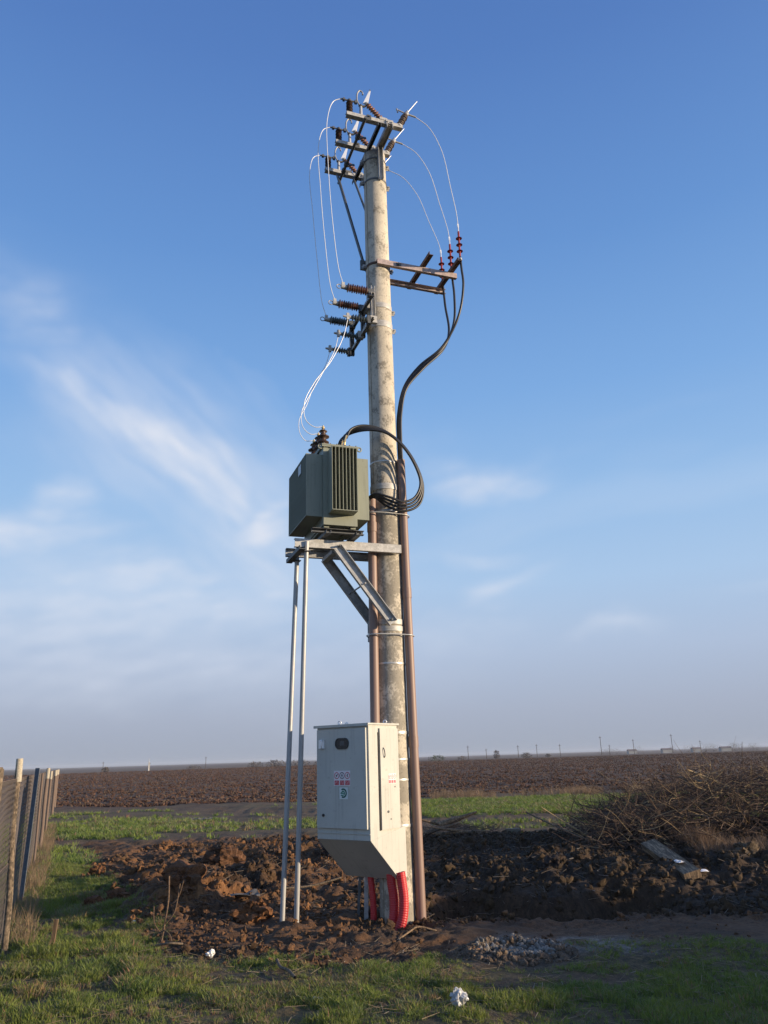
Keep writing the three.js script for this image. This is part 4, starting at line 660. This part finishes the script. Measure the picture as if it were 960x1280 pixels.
// ------------------------------------------------------------ clods
function clodGeo(seed, det = 2) { const g = new THREE.IcosahedronGeometry(1, det), p = g.attributes.position; for (let i = 0; i < p.count; i++) { const v = V(p.getX(i), p.getY(i), p.getZ(i)); const k = 0.3 + 1.35 * fbm(v.x * 1.7 + seed + v.z * 0.9, v.y * 1.7 - v.z * 1.2 + seed * 3, 3) + 0.3 * (fbm(v.x * 4 + seed, v.z * 4 + v.y * 3, 2) - 0.5); p.setXYZ(i, v.x * k, v.y * k * 0.78, v.z * k); } g.computeVertexNormals(); return g; }
const clodVars = [clodGeo(18.5, 1)];
function scatter(name, label, cat, geos, mat, list) {   // list: [x,y,z,scale,colour]
  const buckets = [list]; geos = [geos[0]];
  const q = new THREE.Quaternion(), m4 = new THREE.Matrix4(), c = new THREE.Color();
  buckets.forEach((b, k) => { if (!b.length) return; const im = new THREE.InstancedMesh(geos[k], mat, b.length); b.forEach((e, i) => { q.setFromEuler(new THREE.Euler(e[5] ? rr(-.25, .25) : rr(0, 6.28), rr(0, 6.28), e[5] ? rr(-.25, .25) : rr(0, 6.28), 'YXZ')); m4.compose(V(e[0], e[1], e[2]), q, Array.isArray(e[3]) ? V(...e[3]) : V(e[3], e[3], e[3])); im.setMatrixAt(i, m4); im.setColorAt(i, c.setRGB(...e[4])); }); im.name = numbered(name); im.castShadow = im.receiveShadow = true; reg(im, label, cat, undefined, 'stuff'); scene.add(im); });
}
{
  const list = [];
  for (let i = 0; i < 260000 && list.length < 34000; i++) {
    const x = rr(-5, 6.5), z = rr(-8.5, 2.2); const s = soilAmt(x, z); if (rnd() > s) continue;
    const dens = fbm(x * 1.4 + 70, z * 1.4, 3); if (rnd() > ss(0.36, 0.66, dens) * 0.8 + 0.08 + (x > 0.3 && z < 0.4 ? 0.35 : 0) || (x > 0.4 && z > 0.5 && rnd() < 0.8)) continue;
    const big = Math.pow(rnd(), 5), sc = 0.006 + 0.017 * rnd() * rnd() + 0.05 * big * big * (z < 0.2 ? 1 : 0.5);
    const dark = x > 0.35 && z < 0.4 ? 1 : (fbm(x * 1.1 + 60, z * 1.1, 3) > 0.56 ? 0.7 : 0);
    const clay = (1 - dark) * ss(0.42, 0.7, fbm(x * 2 + 8, z * 2 + 3, 3)) * (z < 0.5 ? 1 : 0.5);
    const t = 0.8 + 0.5 * rnd();
    list.push([x, G(x, z) + sc * 0.35, z, [sc * rr(.8, 1.5), sc * rr(.7, 1.1), sc * rr(.8, 1.4)], [t * lerp(lerp(0.16, 0.078, dark), 0.31, clay * 0.75), t * lerp(lerp(0.086, 0.05, dark), 0.15, clay * 0.75), t * lerp(lerp(0.043, 0.025, dark), 0.058, clay * 0.75)]]);
  }
  scatter('soil_clods', 'loose brown clods of freshly dug soil', 'soil', clodVars, M.clod, list);
  // ploughed field: clods and pale stalks
  const fl = [], st = [];
  for (let i = 0; i < 80000; i++) { const d = 33 + Math.pow(rnd(), 1.6) * 220, a = rr(-0.62, 0.62), x = d * Math.tan(a) * 0.9, z = (rnd() < 0.7 ? Math.round((9.1 - d) / 0.9) * 0.9 + rr(-0.14, 0.14) : 9.1 - d) + 0.05 * x; if (fieldAmt(x, z) < 0.5) continue; const sc = rr(0.018, 0.045) * (1 + d / 150), t = 0.65 + 0.7 * rnd(), c = rnd() < 0.2 ? 1.6 : 1; fl.push([x, G(x, z) + sc * 0.2, z, [sc * 1.5, sc * 0.75, sc], [0.125 * t * c, 0.067 * t * c, 0.042 * t * c]]); if (rnd() < 0.07) st.push([x + 0.4, G(x + 0.4, z) + 0.03 + sc * 0.3, z, [0.05 + d * 0.0010, 0.02, 0.02], [0.26, 0.19, 0.12]]); }
  scatter('field_clods', 'turned brown earth clods of the ploughed field', 'soil', clodVars, M.clod, fl);
  scatter('field_stalks', 'pale broken stalks over the ploughed field', 'stubble', [new THREE.IcosahedronGeometry(1, 0)], M.clod, st);
}
// single large clods one can pick out
[[-3.62, -1.0, 0.12, 'orange clay clod on the grass beside the fence'], [-3.42, -1.35, 0.13, 'orange clay clod leaning on the spoil heap'], [-4.35, -3.2, 0.12, 'lone orange clod farther along the fence'], [-2.45, -0.7, 0.24, 'large bright clay lump crowning the spoil heap'], [-1.5, 0.0, 0.2, 'rounded clay lump behind the platform legs'], [-2.6, -3.6, 0.26, 'tall brown lump in the middle of the dug soil'], [-0.95, -4.2, 0.22, 'dark lump in the dug soil behind the legs'], [4.6, -1.9, 0.16, 'pointed pale lump at the foot of the brush pile'], [2.1, -1.9, 0.2, 'black lump on the trench bank']].forEach(([x, z, r, lb], i) => {
  const c = i < 5 ? lin(0.25, 0.115, 0.05) : i < 6 ? lin(0.16, 0.08, 0.042) : i === 7 ? lin(0.2, 0.15, 0.1) : lin(0.06, 0.04, 0.03); const g = clodGeo(20 + i * 2.3, 5); g.scale(r, r * 0.95, r * 0.85);
  const p = g.attributes.position, n = g.attributes.normal; for (let k = 0; k < p.count; k++) { const f = (fbm(p.getX(k) * 22 + i, p.getY(k) * 22 + p.getZ(k) * 17, 3) - 0.5) * 0.05; p.setXYZ(k, p.getX(k) + n.getX(k) * f, p.getY(k) + n.getY(k) * f, p.getZ(k) + n.getZ(k) * f); } g.computeVertexNormals();
  g.translate(x, G(x, z) + r * 0.25, z); top('clay_clod', lb, 'soil clod', g, std(c, 1, { map: M.clod.map }));
});
// ashes and rubble ring in the front grass
{
  const l = []; for (let i = 0; i < 260; i++) { const a = rr(0, 6.28), d = Math.sqrt(rnd()) * 0.34; const x = 1.02 + Math.cos(a) * d * 1.1, z = 1.75 + Math.sin(a) * d * 0.8; const sc = rr(0.012, 0.032); const t = rr(0.5, 1.2); l.push([x, G(x, z) + sc * 0.4, z, sc, [0.36 * t, 0.34 * t, 0.31 * t]]); }
  scatter('rubble', 'grey stony rubble in the middle of the ash heap', 'rubble', clodVars, M.clod, l);
  const e = []; for (let i = 0; i < 330; i++) { const a = rr(0, 6.28), d = 0.38 + rr(-.1, .14), x = 1.0 + Math.cos(a) * d, z = 1.78 + Math.sin(a) * d * 0.8; const sc = rr(0.010, 0.034), t = rr(0.7, 1.2); e.push([x, G(x, z) + sc * 0.2, z, sc, [0.21 * t, 0.155 * t, 0.11 * t]]); }
  scatter('ash_heap_crust', 'brown crumbling rim of the ash heap', 'soil', clodVars, M.clod, e);
}
// ------------------------------------------------------------ grass
{
  const tuft = (n, seed, h, w, spread) => { const r = mulberry(seed), P = [], I = [], N = []; for (let b = 0; b < n; b++) { const a = r() * 6.28, d = r() * spread, L = h * (0.5 + 0.7 * r()), lean = 0.15 + 0.75 * r(), ww = w * (0.6 + 0.7 * r()); const cx = Math.cos(a), cz = Math.sin(a), bx = cx * d, bz = cz * d, sx = -cz, sz = cx; const k = P.length / 3; const pt = (t, f) => { const o = lean * L * t * t; P.push(bx + cx * o + sx * ww * f, L * t * (1 - 0.25 * lean * t), bz + cz * o + sz * ww * f); N.push(cx * 0.4, 0.85, cz * 0.4); }; pt(0, -1); pt(0, 1); pt(0.55, -0.75); pt(0.55, 0.75); pt(1, 0); I.push(k, k + 1, k + 2, k + 1, k + 3, k + 2, k + 2, k + 3, k + 4); }
    const g = new THREE.BufferGeometry(); g.setAttribute('position', new THREE.Float32BufferAttribute(P, 3)); g.setIndex(I); g.computeVertexNormals(); return g; };
  const near = [tuft(13, 1, 0.06, 0.0026, 0.042), tuft(8, 2, 0.058, 0.003, 0.04), tuft(10, 3, 0.05, 0.0024, 0.035)], list = [];
  const col = (x, z) => { const t = fbm(x * 1.5 + 90, z * 1.5, 3), d = rnd(); if (d < 0.10 + 0.4 * ss(0.5, 0.64, fbm(x * 1.9 + 33, z * 1.9 + 5, 3))) return [0.26 * (.7 + .6 * rnd()), 0.20 * (.7 + .6 * rnd()), 0.09]; const b = 0.7 + 0.6 * rnd(); return [b * lerp(0.125, 0.215, t), b * lerp(0.19, 0.235, t), b * 0.024]; };
  for (let i = 0; i < 420000 && list.length < 76000; i++) { const z = rr(-5, 4.3), x = rr(-6, 4.6); if (x < fenceX(z) - 2) continue; if (x > 3.2 && z < 2) continue; const g = grassAmt(x, z); if (rnd() > g * 1.05 || g < 0.05) continue; const s = (0.45 + 0.7 * rnd()) * (0.55 + 0.5 * g) * (x < fenceX(z) + 1.2 ? 1.35 : 1); list.push([x, G(x, z) - 0.004, z, [s, s * (0.6 + 0.6 * fbm(x * 2.2, z * 2.2 + 30, 2)), s], col(x, z), 1]); }
  scatter('grass', 'short uneven grass on the near ground', 'grass', near, M.grass, list);
  const far = [tuft(11, 7, 0.11, 0.006, 0.12), tuft(9, 8, 0.10, 0.006, 0.14)], fl = [];
  for (let i = 0; i < 170000 && fl.length < 60000; i++) { const z = rr(-24, -5), x = rr(-15, 15); if (Math.abs(x) > (9.1 - z) * 0.6) continue; const g = grassAmt(x, z); if (rnd() > g || g < 0.08) continue; const s = 0.6 + 0.8 * rnd(), c = col(x, z), k = 1.15; fl.push([x, G(x, z) - 0.01, z, [s, s * 0.85, s], [c[0] * 0.85 * k, c[1] * 0.95 * k, c[2] * k], 1]); }
  scatter('far_grass', 'green grass strips along the cart track', 'grass', far, M.grass, fl);
  // dry weeds along the field edge and by the fence
  const dry = [tuft(10, 17, 0.4, 0.004, 0.1), tuft(9, 18, 0.3, 0.004, 0.12)], dl = [];
  for (let i = 0; i < 1400; i++) { const x = rr(1.5, 13), z = -23.6 + rr(-1.2, 1.4) - 0.05 * x; if (fbm(x * 0.9, z * 0.9, 2) < 0.47) continue; const s = rr(0.4, 1.2), t = rr(0.7, 1.2); dl.push([x, G(x, z), z, s, [0.27 * t, 0.18 * t, 0.10 * t], 1]); }
  for (let i = 0; i < 700; i++) { const z = rr(-14, 1), x = fenceX(z) + rr(-0.12, 0.25); const s = rr(0.3, 0.8), t = rr(0.7, 1.2); dl.push([x, G(x, z), z, s, [0.25 * t, 0.17 * t, 0.09 * t], 1]); }
  for (let i = 0; i < 900; i++) { const x = rr(4.2, 7), z = rr(-3.4, -1.9); if (fbm(x * 1.4, z * 1.4, 2) < 0.45) continue; const s = rr(0.4, 0.9), t = rr(0.6, 1.1); dl.push([x, G(x, z), z, s, [0.24 * t, 0.15 * t, 0.085 * t], 1]); }
  scatter('dry_weeds', 'dry straw-coloured weeds along edges', 'weeds', dry, M.grass, dl);
  // dead stalks lying about
  const sg = new THREE.CylinderGeometry(0.0016, 0.0022, 0.16, 4); sg.rotateZ(Math.PI / 2 - 0.12); const sl = [];
  for (let i = 0; i < 1500; i++) { const x = rr(-4, 3), z = rr(1.3, 4.2), s = rr(0.3, 1.0), t = rr(0.6, 1.2); sl.push([x, G(x, z) + 0.012 + rr(0, 0.02), z, s, [0.30 * t, 0.22 * t, 0.12 * t], 1]); }
  scatter('root_litter', 'thin roots and stalks strewn over the dug soil', 'roots', [sg], M.grass, Array.from({ length: 2200 }, () => { const x = rr(-3.5, 5), z = rr(-7, 0.2), s = rr(0.4, 1.6), t = rr(0.4, 1.1); return soilAmt(x, z) < 0.5 ? null : [x, G(x, z) + 0.012 + rr(0, 0.02), z, s, [0.2 * t, 0.14 * t, 0.085 * t], 1]; }).filter(Boolean));
  scatter('dead_stalks', 'dead straw lying through the near grass', 'straw', [sg], M.grass, sl);
}

// ------------------------------------------------------------ far things on the skyline
function farPost(x, z, h) {
  const g = wThing('line_pole', 'slim dark line pole far off on the skyline beyond the field', 'utility pole', [x, G(x, z) - 0.3, z], 0, 'line poles on the skyline');
  part(g, 'shaft', cyl(V(0, 0, 0), V(0, h + 0.3, 0), 0.16, 0.12, 8), M.twigFar); part(g, 'cross_arm', box(-0.6, 0.6, h - 0.4, h - 0.25, -0.08, 0.08), M.twigFar);
}
for (const [u, h] of [[27, 5.2], [56, 6.2], [64, 5.6], [75, 8.6], [84, 4.5], [92, 7.2], [102, 8.8], [36, 4.2], [119, 5.5], [46, 5.0]]) farPost(u * 1.35, -410 + (u % 7) * 6, h * 0.8 + 2.6);
for (const [u, h] of [[-118, 6], [-99, 5], [-76, 7]]) farPost(u * 1.3, -420, h);
{
  const g = wThing('white_mast', 'thin white mast far off on the skyline', 'mast', [-93, G(-93, -300) - 0.3, -300]); part(g, 'shaft', cyl(V(0, 0, 0), V(0, 5.0, 0), 0.4, 0.15, 8), M.galvWhite); part(g, 'tip', cyl(V(0, 5.0, 0), V(0, 6.2, 0), 0.1, 0.06, 6), M.galvWhite);
}
function farBush(x, z, w, h, mat, label, name = 'skyline_bush') {
  const g = wThing(name, label, name === 'skyline_tree' ? 'tree' : 'bush', [x, G(x, z) - 0.1, z], 0, name === 'skyline_tree' ? 'bare trees on the skyline' : 'bushes on the skyline');
  const P = []; const n = 420; for (let i = 0; i < n; i++) { const a = rr(0, 6.28), r = Math.sqrt(rnd()), y = rnd(), k = Math.sqrt(Math.max(0.05, 1 - Math.pow(y * 2 - 0.9, 2) * 0.7)); const cx = Math.cos(a) * r * w * k, cz = Math.sin(a) * r * w * k, cy = h * (0.05 + 0.95 * y) * (0.8 + 0.3 * rnd()); const s = rr(0.12, 0.35) * Math.min(1, h / 2); for (let q = 0; q < 3; q++) P.push(cx + rr(-s, s), cy + rr(-s, s), cz + rr(-s, s)); }
  const geo = new THREE.BufferGeometry(); geo.setAttribute('position', new THREE.Float32BufferAttribute(P, 3)); geo.computeVertexNormals(); part(g, 'crown', geo, mat); part(g, 'trunk', cyl(V(0, 0, 0), V(0, h * 0.6, 0), 0.12, 0.05, 6), M.twigFar);
}
const bare = 'low leafless bush on the far edge of the ploughed field';
farBush(15.2, -262, 3.0, 1.9, M.leafFar, 'rounded dark green bush on the field edge beside the brown pipe');
for (const [x, w, h] of [[26, 1.8, 1.0], [39, 1.3, 2.6], [50, 2.2, 1.6], [58, 1.2, 0.9]]) farBush(x * 1.0, -290, w, h + 0.3, M.twigFar, bare);
for (const [x, w, h] of [[-58, 2.2, 1.1], [-40, 2.6, 1.5], [-34, 3.0, 1.8], [-27, 3.4, 1.5], [-21, 2.2, 1.1], [-84, 1.2, 1.6]]) farBush(x, -228, w, h + 0.2, M.twigFar, bare);
for (let i = 0; i < 16; i++) farBush(rr(190, 340), -740 + rr(-20, 20), rr(4, 8), rr(5, 8.5), M.twigFar, 'bare tree in the far village belt at the skyline', 'skyline_tree');
for (const [x, z, w] of [[262, -760, 9], [292, -765, 8], [318, -760, 10], [232, -770, 8]]) {
  const g = wThing('far_house', 'low pale house among bare trees on the skyline', 'house', [x, G(x, z), z], 0, 'far village houses'); part(g, 'wall', box(-w / 2, w / 2, -0.3, 3.0, -3, 3), M.farWall);
  const r = new THREE.ExtrudeGeometry(poly([[-3.4, 0], [3.4, 0], [0, 1.5]]), { depth: w + 0.6, bevelEnabled: false }); r.applyMatrix4(new THREE.Matrix4().makeBasis(V(0, 0, 1), V(0, 1, 0), V(-1, 0, 0))); r.translate(w / 2 + 0.3, 3.0, 0); part(g, 'roof', r, M.roofTile);
}
// ------------------------------------------------------------ unseen wall added outside the frame to shade the trench and front grass
{
  const x = 13.2, g = wThing('added_shade_wall', 'unseen concrete panel wall added right of the brush pile for its shade', 'wall', [x, -0.1, 0]);
  for (let i = 0; i < 7; i++) { const z0 = -4.6 + i * 2.1; const nP = i > 2 ? 4 : 3; part(g, 'wall_post', box(-0.08, 0.08, 0, nP * 0.505 + 0.1, z0 - 0.08, z0 + 0.08), M.plaster); if (i < 6) for (let k = 0; k < nP; k++) part(g, 'panel', box(-0.03, 0.03, k * 0.505, k * 0.505 + 0.5, z0 + 0.081, z0 + 2.019), M.plaster); }
}
renderer.render(scene, camera);
